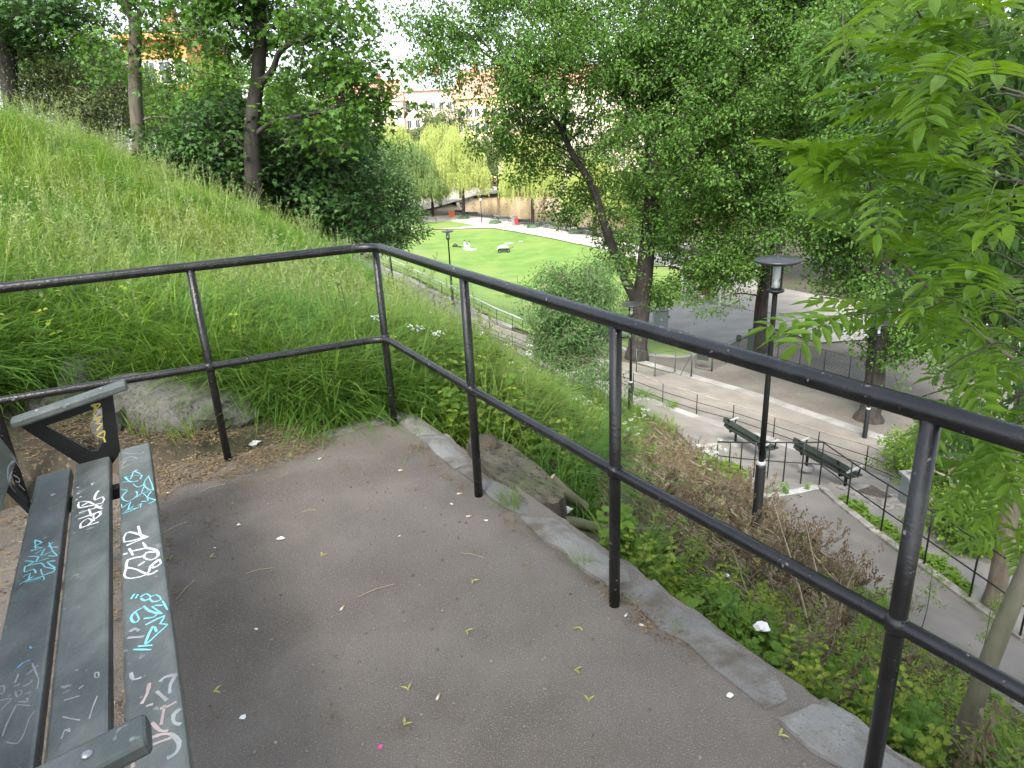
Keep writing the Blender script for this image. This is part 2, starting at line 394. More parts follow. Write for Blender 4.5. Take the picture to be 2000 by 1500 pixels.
# ------------------------------------------------------------------ scatter (geometry nodes, for stuff only)
PROTO = {}
def proto(name, mb, mats, fm=None):
    me = mb.mesh(name)
    for m in mats: me.materials.append(m)
    if fm is not None: me.polygons.foreach_set('material_index', fm)
    o = bpy.data.objects.new(name, me)
    return o
GROUPS = {}
def gn_group(protos):
    key = tuple(p.name for p in protos)
    if key in GROUPS: return GROUPS[key]
    g = bpy.data.node_groups.new('scatter', 'GeometryNodeTree')
    g.interface.new_socket('Geometry', in_out='INPUT', socket_type='NodeSocketGeometry'); g.interface.new_socket('Geometry', in_out='OUTPUT', socket_type='NodeSocketGeometry')
    N = g.nodes; L = g.links; gi = N.new('NodeGroupInput'); go = N.new('NodeGroupOutput')
    g2i = N.new('GeometryNodeGeometryToInstance')
    for p in reversed(protos):
        oi = N.new('GeometryNodeObjectInfo'); oi.inputs['Object'].default_value = p; L.new(oi.outputs['Geometry'], g2i.inputs[0])
    ip = N.new('GeometryNodeInstanceOnPoints'); ip.inputs['Pick Instance'].default_value = True
    def attr(n, t):
        a = N.new('GeometryNodeInputNamedAttribute'); a.data_type = t; a.inputs[0].default_value = n
        return next(o for o in a.outputs if o.enabled and o.name == 'Attribute')
    L.new(gi.outputs[0], ip.inputs['Points']); L.new(g2i.outputs[0], ip.inputs['Instance']); L.new(attr('idx', 'INT'), ip.inputs['Instance Index'])
    er = N.new('FunctionNodeEulerToRotation'); L.new(attr('rot', 'FLOAT_VECTOR'), er.inputs[0]); L.new(er.outputs[0], ip.inputs['Rotation']); L.new(attr('scl', 'FLOAT'), ip.inputs['Scale'])
    
    if key[0].startswith(('clump', 'herb', 'low_', 'umbel', 'dead', 'litter', 'grit')):      # small dense growth renders faster as one mesh
        rz = N.new('GeometryNodeRealizeInstances'); L.new(ip.outputs[0], rz.inputs[0]); ip = rz
    L.new(ip.outputs[0], go.inputs[0]); GROUPS[key] = g
    return g
def scatter(name, pts, rot, scl, protos, parent=None, idx=None, kind='stuff'):
    pts = np.asarray(pts, float); n = len(pts)
    org = np.zeros(3); q = parent
    while q is not None: org = org+np.array(q.location); q = q.parent
    me = bpy.data.meshes.new(name); me.vertices.add(n); me.vertices.foreach_set('co', (pts-org).astype(np.float32).ravel())
    a = me.attributes.new('rot', 'FLOAT_VECTOR', 'POINT'); a.data.foreach_set('vector', np.asarray(rot, np.float32).ravel())
    a = me.attributes.new('scl', 'FLOAT', 'POINT'); a.data.foreach_set('value', np.asarray(scl, np.float32))
    if idx is None: idx = rng.integers(0, len(protos), n)
    a = me.attributes.new('idx', 'INT', 'POINT'); a.data.foreach_set('value', np.asarray(idx, np.int32))
    me.update()
    o = bpy.data.objects.new(name, me); COL.objects.link(o); o.parent = parent
    md = o.modifiers.new('scatter', 'NODES'); md.node_group = gn_group(protos)
    if kind: o['kind'] = kind
    return o
def rrot(n, tilt=0.25):
    return np.column_stack([rng.normal(0, tilt, n), rng.normal(0, tilt, n), rng.uniform(0, 2*PI, n)])

# ================================================================== SETTING
def struct(o): o['kind'] = 'structure'; return o
# ground: one sheet to the horizon, rings round the viewpoint
_rr = np.concatenate([[0.0], np.geomspace(0.4, 900, 230)]); _na = 400
_an = np.linspace(0, 2*PI, _na, endpoint=False)
_X = (_rr[1:, None]*np.sin(_an)[None]).ravel(); _Y = (_rr[1:, None]*np.cos(_an)[None]).ravel()
_Z = hz(_X, _Y)
POND_PX = [(905, 418), (960, 425), (1050, 441), (1180, 462), (1330, 490), (1500, 470), (1400, 395), (1200, 383), (1000, 378), (930, 385), (890, 400)]
PONDZ = -12.4
POND = [tuple(PZ(px, py, PONDZ)[:2]) for px, py in POND_PX]
_Z = np.where(inpoly(_X, _Y, POND), np.minimum(_Z, PONDZ-0.5), _Z)
_vs = np.vstack([[0, 0, h1(0, 0)], np.column_stack([_X, _Y, _Z])])
_fs = [(0, 1+(k+1) % _na, 1+k) for k in range(_na)]
for i in range(len(_rr)-2):
    a = 1+i*_na; b = a+_na
    _fs += [(a+k, a+(k+1) % _na, b+(k+1) % _na, b+k) for k in range(_na)]
g = MB(); g.v = [tuple(p) for p in _vs]; g.f = [f[::-1] for f in _fs]
ground = struct(g.build('ground', SOIL, smooth=True))

def sheet(name, poly, m, dz, step, zf=None, skirt=0.0):
    """surface draped over the terrain inside a ground polygon"""
    poly = [tuple(p[:2]) for p in poly]
    b = resample([(*p, 0) for p in poly+[poly[0]]], step)[:-1, :2]
    x0, y0 = b.min(0); x1, y1 = b.max(0)
    gx, gy = np.meshgrid(np.arange(x0, x1, step), np.arange(y0, y1, step)); gx = gx.ravel()+rng.uniform(-.1, .1, gx.size)*step; gy = gy.ravel()+rng.uniform(-.1, .1, gy.size)*step
    ins = inpoly(gx, gy, [tuple(q) for q in b]); gx = gx[ins]; gy = gy[ins]
    if len(gx):
        d = np.min(np.hypot(gx[:, None]-b[None, :, 0], gy[:, None]-b[None, :, 1]), axis=1); gx = gx[d > step*0.4]; gy = gy[d > step*0.4]
    pts = [Vector(q) for q in b]+[Vector((a, c)) for a, c in zip(gx, gy)]
    n = len(b)
    v, e, f, *_ = delaunay_2d_cdt(pts, [(i, (i+1) % n) for i in range(n)], [], 1, 1e-5)
    v = np.array([(q.x, q.y) for q in v]); z = (hz(v[:, 0], v[:, 1]) if zf is None else zf(v[:, 0], v[:, 1]))+dz
    mb = MB(); vs = np.column_stack([v, z])
    fs = []
    for t in f:
        a, c, d2 = vs[t[0]], vs[t[1]], vs[t[2]]
        fs.append(tuple(t) if np.cross(c-a, d2-a)[2] > 0 else tuple(t)[::-1])
    mb.add(vs, fs)
    return struct(mb.build(name, m, smooth=True))
def G(px, py, r=12): return PG(px, py, r)[:2]
def gp(pts, r=12): return [G(px, py, r) for px, py in pts]
# far ground: pale walk round the pond, the lawn
lawn_px = [(700, 475), (800, 447), (850, 450), (960, 447), (1010, 455), (1080, 468), (1160, 485), (1250, 505), (1330, 530), (1330, 600), (1240, 625), (1130, 645), (1040, 655), (1002, 640), (942, 612), (864, 573), (797, 539), (735, 513)]
sheet('lawn', gp(lawn_px, 30), LAWNM, 0.07, 1.2)
isle_px = [(790, 446), (850, 449), (930, 442), (880, 433), (800, 437)]
sheet('grass_island', gp(isle_px, 60), LAWNM, 0.13, 2.0)
sheet('promenade', gp([(600, 470), (790, 440), (800, 424), (905, 421), (960, 428), (1050, 444), (1180, 466), (1400, 510), (1500, 500), (1500, 540), (1330, 528), (1160, 484), (1080, 467), (1010, 454), (960, 446), (850, 449), (790, 450)], 60), GRAV, 0.10, 2.5)
sheet('far_promenade', [PZ(px, py, -11.9)[:2] for px, py in ((880, 398), (925, 383), (1000, 375), (1200, 380), (1500, 392), (1500, 372), (1000, 366), (840, 372), (700, 395), (700, 420), (800, 420))], GRAV, 0.3, 4.0)
wmb = MB(); wmb.add([(x, y, PONDZ) for x, y in POND], [tuple(range(len(POND)))[::-1]])
pond = struct(wmb.build('pond', WATER))
_pe = resample([(x, y, 0) for x, y in POND+[POND[0]]], 5.0)
for a, b in zip(_pe[:-1], _pe[1:]):
    za, zb = hz([a[0], b[0]], [a[1], b[1]])
    MB().add([(a[0], a[1], PONDZ-.5), (b[0], b[1], PONDZ-.5), (b[0], b[1], zb+.16), (a[0], a[1], za+.16)]+[(p[0]*1.004, p[1]*1.004+.5, z) for p, z in ((a, PONDZ-.5), (b, PONDZ-.5), (b, zb+.16), (a, za+.16))], [(0, 1, 2, 3), (7, 6, 5, 4), (3, 2, 6, 7), (0, 4, 5, 1), (1, 5, 6, 2), (0, 3, 7, 4)]).build('edge_stone', KERBM, pond)
# middle ground
sheet('gravel_walk', gp([(1040, 655), (1120, 640), (1240, 622), (1330, 598), (1330, 540), (1420, 525), (1500, 560), (1700, 600), (2000, 640), (2200, 660), (2200, 730), (2000, 712), (1700, 665), (1600, 672), (1500, 640), (1440, 668), (1400, 690), (1320, 675), (1240, 655), (1140, 670)], 24), WALKM, 0.075, 0.9)
sheet('gravel_court', gp([(1345, 585), (1440, 560), (1600, 580), (1800, 610), (2100, 640), (2100, 655), (1800, 637), (1600, 622), (1480, 612)], 24), GRAV2, 0.12, 1.0)
sheet('dirt_yard', gp([(1240, 700), (1320, 677), (1400, 692), (1440, 670), (1500, 642), (1600, 674), (1700, 667), (2000, 714), (2200, 735), (2300, 900), (2000, 920), (1850, 893), (1700, 848), (1530, 790), (1400, 748), (1320, 725), (1240, 706)], 20), DIRT, 0.055, 0.6)
sheet('verge', gp([(1205, 672), (1240, 660), (1300, 672), (1370, 690), (1330, 698), (1240, 690)], 24), LAWNM, 0.10, 0.6)
ramp_near = [(690, 520), (740, 560), (808, 600), (900, 640), (1001, 672), (1120, 722), (1240, 768), (1360, 812), (1510, 856), (1690, 921), (1800, 962), (1900, 1010), (2100, 1100)]
ramp_far = [(2100, 965), (1900, 915), (1700, 855), (1530, 797), (1400, 755), (1320, 732), (1240, 712), (1160, 700), (1080, 680), (1002, 650), (942, 622), (864, 582), (797, 547), (740, 522), (690, 500)]
sheet('ramp_path', gp(ramp_near+ramp_far, 16), RAMPM, 0.035, 0.5)
bench_near = [(1010, 690), (1150, 757), (1240, 797), (1330, 850), (1400, 915), (1440, 950), (1480, 968), (1600, 953), (1640, 985), (1720, 1049), (1800, 1106), (1890, 1172), (2000, 1250), (2100, 1320)]
bench_far = [(2100, 1115), (1900, 1025), (1800, 972), (1690, 931), (1510, 866), (1360, 820), (1240, 776), (1120, 730), (1010, 680)]
sheet('bench_path', gp(bench_near+bench_far, 10.5), ASPH2, 0.03, 0.4)
sheet('lower_ramp', gp([(1484, 972), (1597, 957), (1635, 988), (1716, 1052), (1796, 1110), (1886, 1178), (2000, 1260), (2120, 1340), (2120, 1480), (1960, 1370), (1860, 1285), (1740, 1190), (1640, 1110), (1540, 1035)], 9), ASPH3, 0.024, 0.3)

# kerbs ------------------------------------------------------------
def kerb_line(name, parent, pts, wdt, hgt, length, m, r=10.5, sink=0.1, gap=0.012):
    P = resample([(*p, 0) for p in pts], length)
    mb0 = None
    for i, (a, b) in enumerate(zip(P[:-1], P[1:])):
        L = np.linalg.norm(b-a)
        za, zb = hz([a[0], b[0]], [a[1], b[1]])
        mb = MB(); mb.bar((a[0], a[1], za+hgt/2-sink/2), (b[0], b[1], zb+hgt/2-sink/2), wdt, hgt+sink)
        c = mb.v; 
        d = (b-a)/L*gap/2; 
        mb2 = MB(); mb2.rbar((a[0]+d[0], a[1]+d[1], za+hgt/2-sink/2), (b[0]-d[0], b[1]-d[1], zb+hgt/2-sink/2), wdt*random.uniform(0.95, 1.05), hgt+sink+random.uniform(-.01, .01), r=0.012)
        mb2.build(name, m, parent)
bpath = bpy.data.objects['bench_path']; rpath = bpy.data.objects['ramp_path']; dyard = bpy.data.objects['dirt_yard']; lramp = bpy.data.objects['lower_ramp']; promenade = bpy.data.objects['promenade']
kerb_line('kerb_stone', dyard, gp([(1235, 703), (1320, 727), (1400, 751), (1530, 793), (1700, 851), (1850, 897), (1990, 925)], 18), 0.42, 0.07, 1.1, KERBM)
kerb_line('kerb_stone', bpath, gp([(1120, 727), (1240, 773), (1360, 817), (1510, 862), (1690, 927), (1800, 968), (1900, 1018)], 15), 0.32, 0.06, 1.0, KERBM)
kerb_line('kerb_stone', rpath, gp([(735, 518), (797, 546), (864, 581), (942, 621), (1002, 649)], 36), 0.34, 0.14, 1.6, KERBM)
kerb_line('kerb_stone', lramp, gp([(1603, 955), (1638, 987), (1718, 1051), (1798, 1108), (1888, 1175), (2000, 1255)], 10.5), 0.16, 0.10, 0.9, GRANITE)
kerb_line('edging_stone', bpath, gp([(1488, 970), (1598, 953)], 11), 0.20, 0.05, 0.75, mat('white_line', (0.36, 0.355, 0.34), (0.46, 0.455, 0.44), 6, 0.8))
kerb_line('court_edging', bpy.data.objects['gravel_court'], gp([(1340, 588), (1480, 612), (1600, 622), (1800, 637), (2000, 648)], 24), 0.12, 0.12, 2.2, KERBM)
kerb_line('kerb_stone', bpy.data.objects['verge'], gp([(1205, 676), (1240, 693), (1330, 700), (1375, 692)], 24), 0.25, 0.1, 1.4, KERBM)

# the lookout platform ------------------------------------------------
pl = MB()
def _arc(poly):
    return poly
pp = np.array(PLAT)
top = [(x, y, 0.0) for x, y in PLAT]
plat = sheet('lookout_platform', PLAT, ASPH, 0.0, 0.35, zf=lambda x, y: np.zeros(len(x)))
# granite kerb stones along the outer edge, each with its own size and tilt
def stone(a, b, wdt, h0, tilt=0, seed=0, z=0.012, name='kerb_stone'):
    """rough-hewn kerb stone, its middle line a to b"""
    a = np.array([*a, 0.0]); b = np.array([*b, 0.0]); d = b-a; L = np.linalg.norm(d); d /= L; x = np.array([-d[1], d[0], 0])
    nx, ny = max(3, int(L/0.1)), 3; vs = []
    for lay in (0, 1):
        for i in range(nx+1):
            for j in range(ny+1):
                p = a+d*L*i/nx+x*wdt*(j/ny-0.5)
                q = Vector((p[0]*5, p[1]*5, seed*2.3))
                e = mnoise.noise(q)*0.018
                if i in (0, nx): p = p+d*(mnoise.noise(q*1.7+Vector((9, 0, 0)))*0.025)
                if j in (0, ny): p = p+x*(mnoise.noise(q*1.3+Vector((0, 9, 0)))*0.03)
                edge = 0.012 if (i in (0, nx) or j in (0, ny)) else 0
                zz = z+e*0.6-edge+tilt*(j/ny-0.5) if lay == 0 else z-h0
                vs.append((p[0], p[1], zz))
    W = ny+1; T = (nx+1)*W; fs = []
    for i in range(nx):
        for j in range(ny):
            k = i*W+j; fs.append((k, k+1, k+W+1, k+W)[::-1]); fs.append((T+k, T+k+1, T+k+W+1, T+k+W))
    for i in range(nx):
        k = i*W; fs.append((k, k+W, T+k+W, T+k)[::-1]); k += ny; fs.append((k, k+W, T+k+W, T+k))
    for j in range(ny):
        k = j; fs.append((k, k+1, T+k+1, T+k)); k = nx*W+j; fs.append((k, k+1, T+k+1, T+k)[::-1])
    return MB().add(vs, fs).build(name, GRANITE, plat)
E0 = lambda t, s=0.10: tuple(off(s, t))
segs = [(-0.12, 0.26), (0.28, 0.72), (0.75, 1.28), (1.31, 1.92), (1.96, 2.62), (2.66, 3.55), (3.58, 4.4), (4.43, 5.3)]
for i, (t0, t1) in enumerate(segs):
    jt = (0.0, 0.012, 0.0, -0.01, 0.012, 0.005, 0, 0)[i]
    stone(E0(t0, 0.095+jt), E0(t1, 0.095-jt*0.5), (0.13, 0.15, 0.165, 0.175, 0.17, 0.20, 0.2, 0.2)[i], 0.3, (-0.01, -0.02, -0.015, -0.03, -0.015, -0.02, 0, 0)[i], i)
cA = PZ(628, 852, 0)[:2]; cB = PZ(765, 815, 0)[:2]
stone(lerp(cA, cB, 0.0), lerp(cA, cB, 0.93), 0.11, 0.3, 0, 21)

# ================================================================== RAILING
RL = [np.array([-0.69, 3.80]), np.array([-0.178, 2.915]), np.array([0.322, 2.08]), np.array([0.825, 1.285]), np.array([1.33, 0.46])]
LL = [np.array([-1.52, 3.43]), np.array([-2.36, 3.055])]
rail = thing('railing', 'black painted steel tube railing with two rails around the asphalt lookout', 'railing', (-0.178, 2.915, 0))
def rail_path(z, rnd):
    c = RL[0]; l = (LL[0]-c)/np.linalg.norm(LL[0]-c); r = (RL[1]-c)/np.linalg.norm(RL[1]-c)
    pts = [LL[1]+(LL[1]-LL[0])*1.6, LL[1], LL[0]]
    cc = c+(l+r)*0.0
    for k in range(9):
        t = k/8; pts.append((1-t)**2*(c+l*rnd)+2*t*(1-t)*c+t*t*(c+r*rnd*0.8))
    pts += RL[1:]+[RL[-1]+(RL[-1]-RL[-2])*1.2]
    return [(p[0], p[1], z) for p in pts]
def wob(path): 
    return path
MB().tube(rail_path(1.03, 0.16), 0.0232, 14).build('top_rail', BLACK, rail, True)
MB().tube(rail_path(0.525, 0.12), 0.0192, 12).build('middle_rail', BLACK, rail, True)
for p in LL+RL:
    MB().tube([(p[0], p[1], -0.06), (p[0], p[1], 0.5), (p[0], p[1], 1.02)], 0.0195, 12).build('post', BLACK, rail, True)
    MB().lathe([(0.020, -0.022), (0.027, -0.010), (0.027, 0.010), (0.020, 0.022)], (p[0], p[1], 0.525), 12).build('weld_collar', BLACK, rail, True)

# ================================================================== BENCH IN FRONT
UB = np.array([-0.457, 0.8895, 0]); NB = np.array([0.8895, 0.457, 0]); ZU = np.array([0, 0, 1.0])
def B(u, n, z): return UB*u+NB*n+ZU*z
bench = thing('park_bench', 'dark green slatted park bench covered in graffiti tags beside the lookout', 'bench', B(2.05, -0.33, 0))
SLT = [  # n0, n1, z0 (back edge), z1 (front edge), u0, u1
    (-0.222, -0.105, 0.424, 0.430, 0.93, 3.12), (-0.3775, -0.2535, 0.408, 0.416, 0.93, 3.10), (-0.515, -0.394, 0.396, 0.403, 0.93, 3.10)]
SPLANE = []
for n0, n1, z0, z1, u0, u1 in SLT:
    th = 0.045; a = B(u0, (n0+n1)/2, (z0+z1)/2-th/2); b = B(u1, (n0+n1)/2, (z0+z1)/2-th/2)
    xx = B(0, n1, z1)-B(0, n0, z0); up = np.cross(UB, xx); up /= np.linalg.norm(up); up *= np.sign(up[2])
    MB().rbar(a, b, np.linalg.norm(xx), th, up, 0.009).build('seat_slat', GREENP, bench)
    SPLANE.append((B(u0, n0, z0), up))
BSL = [(-0.575, 0.475, -0.612, 0.592), (-0.628, 0.655, -0.665, 0.772)]
for n0, z0, n1, z1 in BSL:
    a = B(0.93, (n0+n1)/2, (z0+z1)/2); b = B(3.10, (n0+n1)/2, (z0+z1)/2); up = B(0, z1-z0, n0-n1); up = up/np.linalg.norm(up)
    MB().rbar(a, b, math.hypot(n1-n0, z1-z0), 0.04, up, 0.009).build('back_slat', GREENP, bench)
    SPLANE.append((a+up*0.02, up))
# steel frames and legs under the seat
for u in (1.22, 2.86):
    m = MB(); m.bar(B(u, -0.50, 0.342), B(u, -0.13, 0.366), 0.05, 0.04); m.build('seat_bearer', BLACKF, bench)
    MB().bar(B(u, -0.17, 0.0), B(u, -0.20, 0.345), 0.05, 0.02, NB).build('leg', BLACKF, bench)
    MB().bar(B(u, -0.62, 0.0), B(u, -0.47, 0.335), 0.05, 0.02, NB).build('leg', BLACKF, bench)
    MB().bar(B(u, -0.505, 0.33), B(u, -0.70, 0.80), 0.05, 0.018, NB).build('back_bearer', BLACKF, bench)
# armrests: a wooden bar on a steel plate with a three-cornered hole
def armrest(u0, u1, plate_u):
    f = (-0.135, 0.72); k = (-0.535, 0.648)
    ar = MB().rbar(B((u0+u1)/2, k[0], k[1]-0.016), B((u0+u1)/2, f[0], f[1]-0.016), u1-u0, 0.032, r=0.008).build('armrest', GREENP, bench)
    outer = [(-0.19, 0.676), (-0.215, 0.42), (-0.26, 0.372), (-0.335, 0.372), (-0.52, 0.612)]
    inner = [(-0.238, 0.628), (-0.262, 0.485), (-0.288, 0.448), (-0.315, 0.452), (-0.437, 0.592)]
    vs = []; 
    for uu in (plate_u-0.006, plate_u+0.006):
        vs += [B(uu, *p) for p in outer]+[B(uu, *p) for p in inner]
    n = 5; fs = []
    for i in range(n):
        j = (i+1) % n
        fs += [(i, j, n+j, n+i), (2*n+i, 3*n+i, 3*n+j, 2*n+j), (i, 2*n+i, 2*n+j, j), (n+i, n+j, 3*n+j, 3*n+i)]
    MB().add(vs, fs).build('arm_frame', BLACKF, ar)
    for t in (0.22, 0.78):
        p = lerp(k, f, t); MB().lathe([(0.009, 0), (0.009, 0.002), (0.005, 0.004)], B((u0+u1)/2, p[0], p[1]+0.0005), 10).build('bolt', STEEL, ar, True)
    return ar
arm_near = armrest(1.047, 1.117, 1.082); arm_far = armrest(3.045, 3.115, 3.10)
for n0, n1, z0, z1, u0, u1 in SLT:
    for u in (1.22, 2.86):
        p = B(u+random.uniform(-.015, .015), (n0+n1)/2+random.uniform(-.015, .015), (z0+z1)/2+0.0005); MB().lathe([(0.011, -0.002), (0.011, 0.0015), (0.004, 0.003)], p, 10).build('bolt', STEEL, bench, True)

# graffiti: marker strokes on the slats
def onplane(px, py, pl):
    p0, nrm = pl; r = ray(px, py); o = np.array([0, 0, EYE]); t = (p0-o).dot(nrm)/r.dot(nrm); return o+r*t
def stroke(strokes, pl, wd, m, name='graffiti', zoom=None, smooth=2):
    if len(strokes) > 1 and m in (GREYP, PINKP, BLUEM):
        for st in strokes: stroke([st], pl, wd, m, name, zoom, smooth)
        return
    if m == WHITEP and len(strokes) == 15:
        for st in strokes[10:]: stroke([st], pl, wd, m, name, zoom, smooth)
        strokes = strokes[:10]
    mb = MB(); up = pl[1]
    for k, st in enumerate(strokes):
        if zoom: st = [(zoom[0]+x*zoom[2], zoom[1]+y*zoom[2]) for x, y in st]
        if len(st) == 1: st = [st[0], (st[0][0]+0.8, st[0][1]+0.6)]; wk = wd*1.5
        else: wk = wd*(0.85+0.3*random.random())
        P = spline([onplane(x, y, pl) for x, y in st], smooth); D = np.gradient(P, axis=0); D /= np.linalg.norm(D, axis=1)[:, None]+1e-9
        S = np.cross(up, D)*wk/2; n = len(P); Q = P+up*(0.0008+0.00005*k)
        ww = 1+0.25*np.sin(np.linspace(0, 7, n)+k); S = S*ww[:, None]
        mb.add(list(Q+S)+list(Q-S), [(i, n+i, n+i+1, i+1) for i in range(n-1)])
    return mb.build(name, m, bench)
Z1 = (0, 860, 0.2); Z2 = (0, 1160, 0.2266); Z3 = (0, 700, 0.16)
rhiz = [[(965, 492), (932, 535), (930, 585), (1000, 553), (1000, 612), (770, 662)], [(770, 662), (772, 606), (868, 600), (800, 640)], [(870, 602), (985, 660)], [(770, 712), (940, 660), (1000, 640)], [(765, 772), (1000, 690)], [(868, 672), (895, 745)], [(925, 650), (1000, 670)],
        [(785, 858), (965, 800)], [(790, 862), (790, 815), (860, 765), (900, 790), (860, 830)], [(920, 790), (915, 735), (960, 700), (985, 725), (930, 770)], [(712, 692), (716, 690)], [(745, 581)], [(785, 553)], [(762, 520)], [(760, 460)]]
stroke(rhiz, SPLANE[1], 0.0065, WHITEP, zoom=Z1)
reiz = [[(1350, 838), (1388, 955), (1450, 940)], [(1450, 940), (1235, 1030)], [(1380, 958), (1215, 995), (1232, 910), (1300, 903), (1430, 945)], [(1262, 1058), (1300, 1125)], [(1265, 1090), (1445, 1050)], [(1395, 1000), (1440, 1062)], [(1203, 1118), (1245, 1105)],
        [(1440, 1055), (1525, 1075), (1545, 1130), (1480, 1170), (1410, 1150), (1430, 1100), (1530, 1090)], [(1555, 1165), (1470, 1230), (1440, 1310), (1280, 1352), (1215, 1325), (1235, 1250), (1250, 1170), (1400, 1135)], [(1240, 1245), (1340, 1265), (1455, 1315), (1540, 1272)], [(1555, 1165), (1572, 1205), (1500, 1248), (1485, 1225), (1560, 1170)], [(1350, 1230), (1415, 1185)]]
stroke(reiz, SPLANE[0], 0.0075, WHITEP, zoom=Z1)
cy1 = [[(1305, 300), (1275, 380), (1230, 355), (1385, 340), (1300, 300)], [(1215, 360), (1280, 410), (1350, 395)], [(1390, 340), (1370, 380)], [(1200, 412), (1300, 400)], [(1455, 345), (1400, 440), (1500, 490), (1450, 350)], [(1300, 430), (1350, 460), (1420, 430), (1380, 520), (1490, 480)],
       [(1180, 480), (1250, 490)], [(1240, 500), (1190, 560), (1250, 600), (1340, 540), (1330, 500)], [(1330, 560), (1400, 520), (1450, 590), (1380, 600)], [(1480, 500), (1440, 560), (1520, 585), (1450, 620)], [(1190, 625), (1195, 665), (1280, 600), (1250, 680), (1360, 655), (1200, 720), (1310, 640)], [(1350, 640), (1380, 620), (1370, 660)]]
stroke(cy1, SPLANE[0], 0.0042, CYANP, zoom=Z1)
cy2 = [[(340, 975), (410, 1000), (330, 1040), (420, 1050), (300, 1080)], [(340, 980), (350, 1060)], [(520, 995), (470, 1040), (570, 1045)], [(480, 1000), (520, 1090), (560, 1130), (470, 1130)], [(345, 1110), (440, 1060), (400, 1130), (520, 1080)], [(280, 1135), (380, 1140), (350, 1190), (480, 1150)],
       [(250, 1180), (330, 1190), (260, 1230), (400, 1200), (440, 1240), (540, 1260), (500, 1300)], [(540, 1180), (460, 1190), (540, 1250)], [(250, 1230), (240, 1290), (330, 1260), (350, 1300)], [(400, 1260), (420, 1320), (500, 1290)], [(225, 1340), (300, 1300), (280, 1370), (420, 1330), (430, 1370)], [(190, 1412), (330, 1330), (250, 1390), (400, 1350)]]
stroke(cy2, SPLANE[2], 0.0042, CYANP, zoom=Z1)
cy3 = [[(1160, 0), (1130, 45)], [(1190, 5), (1170, 40)], [(1210, 30), (1260, 0), (1300, 30), (1250, 60), (1215, 40)], [(1290, 30), (1350, 10), (1390, 50), (1320, 70), (1290, 40)], [(1400, 60), (1445, 140)], [(1230, 120), (1160, 160), (1130, 210), (1160, 250), (1200, 220), (1170, 160)], [(1240, 105), (1290, 150), (1400, 175), (1310, 110), (1400, 100)], [(1240, 215), (1330, 200), (1370, 150)],
       [(1255, 270), (1420, 190), (1380, 260), (1445, 265), (1360, 345), (1280, 420), (1255, 425), (1320, 280), (1350, 330)], [(1190, 455), (1315, 445)], [(1150, 482), (1305, 484)]]
stroke(cy3, SPLANE[0], 0.0052, CYANP, zoom=Z2)
stroke([[(150, 640), (200, 595), (260, 570)], [(255, 455), (272, 470)]], SPLANE[2], 0.004, BLUEM, zoom=Z2)
wf = [[(20, 1230), (60, 1120), (140, 960)], [(145, 955), (265, 965)], [(60, 1280), (150, 1290), (210, 1200), (250, 1080), (300, 1015)], [(0, 920), (100, 905), (10, 1000)], [(130, 840), (150, 890), (190, 850), (180, 830), (130, 850)], [(200, 800), (260, 770), (280, 740)], [(130, 770), (160, 690)], [(120, 800), (170, 780)], [(220, 860), (270, 850)], [(160, 930), (240, 930), (230, 900)], [(230, 700), (300, 640), (330, 620)], [(280, 600), (310, 680), (335, 740), (320, 820)], [(0, 800), (40, 800), (30, 860), (0, 860)]]
stroke(wf, SPLANE[2], 0.0035, GREYP, zoom=Z2)
stroke([[(840, 880), (800, 980), (770, 1080)], [(560, 1170), (530, 1250)], [(560, 1170), (610, 1190), (590, 1160)], [(540, 860), (600, 830)], [(550, 920), (690, 880)], [(680, 820), (720, 790)], [(820, 680), (850, 680), (850, 720), (820, 720), (820, 680)], [(540, 1060), (600, 1075), (690, 1090)]], SPLANE[1], 0.003, GREYP, zoom=Z2)
stroke([[(1290, 770), (1270, 860), (1220, 950)], [(1420, 960), (1390, 1130)], [(1310, 1110), (1380, 1180), (1450, 1180)], [(1310, 1240), (1400, 1210), (1480, 1210)], [(1210, 1360), (1320, 1300), (1480, 1240)], [(1140, 1430), (1150, 1500)], [(1380, 990), (1440, 975), (1520, 930)], [(1260, 970), (1320, 950)]], SPLANE[0], 0.007, PINKP, zoom=Z2)
stroke([[(1520, 695), (1420, 720), (1380, 760)], [(1520, 695), (1470, 780), (1465, 860)], [(1560, 990), (1500, 1040), (1500, 1110), (1560, 1125)], [(1480, 1210), (1545, 1280), (1520, 1370), (1440, 1420)], [(1350, 840), (1440, 920)], [(1130, 680), (1150, 740), (1220, 720)], [(1120, 330), (1160, 300), (1200, 320)], [(1100, 380), (1240, 370)]], SPLANE[0], 0.008, GREYP, zoom=Z2)
stroke([[(1190, 125), (1280, 130), (1390, 130), (1395, 112)], [(1200, 190), (1280, 160), (1340, 180), (1250, 200)], [(1160, 225), (1230, 200), (1180, 260), (1260, 240)], [(1190, 280), (1215, 262)], [(1225, 85), (1255, 82)], [(1335, 70), (1360, 66)]], SPLANE[0], 0.005, GREYP, zoom=Z1)
stroke([[(95, 140), (150, 200), (200, 290), (270, 350)], [(150, 195), (90, 240), (70, 330), (90, 430), (160, 520), (225, 590)], [(115, 300), (90, 380), (110, 440)], [(130, 340), (190, 380), (180, 410), (150, 400)], [(180, 430), (240, 490)]], SPLANE[3], 0.006, GREYP, zoom=Z1)
fp = (B(3.10-0.0065, -0.2, 0.5), -UB)
for _st in ([[(1225, 552), (1110, 575), (1190, 600), (1225, 555)], [(1190, 600), (1140, 690)], [(1165, 575), (1155, 640)], [(1245, 705), (1145, 745), (1225, 745), (1165, 800), (1245, 790), (1180, 880)], [(1275, 880), (1185, 945), (1270, 960), (1275, 885)], [(1262, 955), (1285, 1022)], [(1188, 1035)]]): stroke([_st], fp, 0.006, YELP, zoom=Z3)

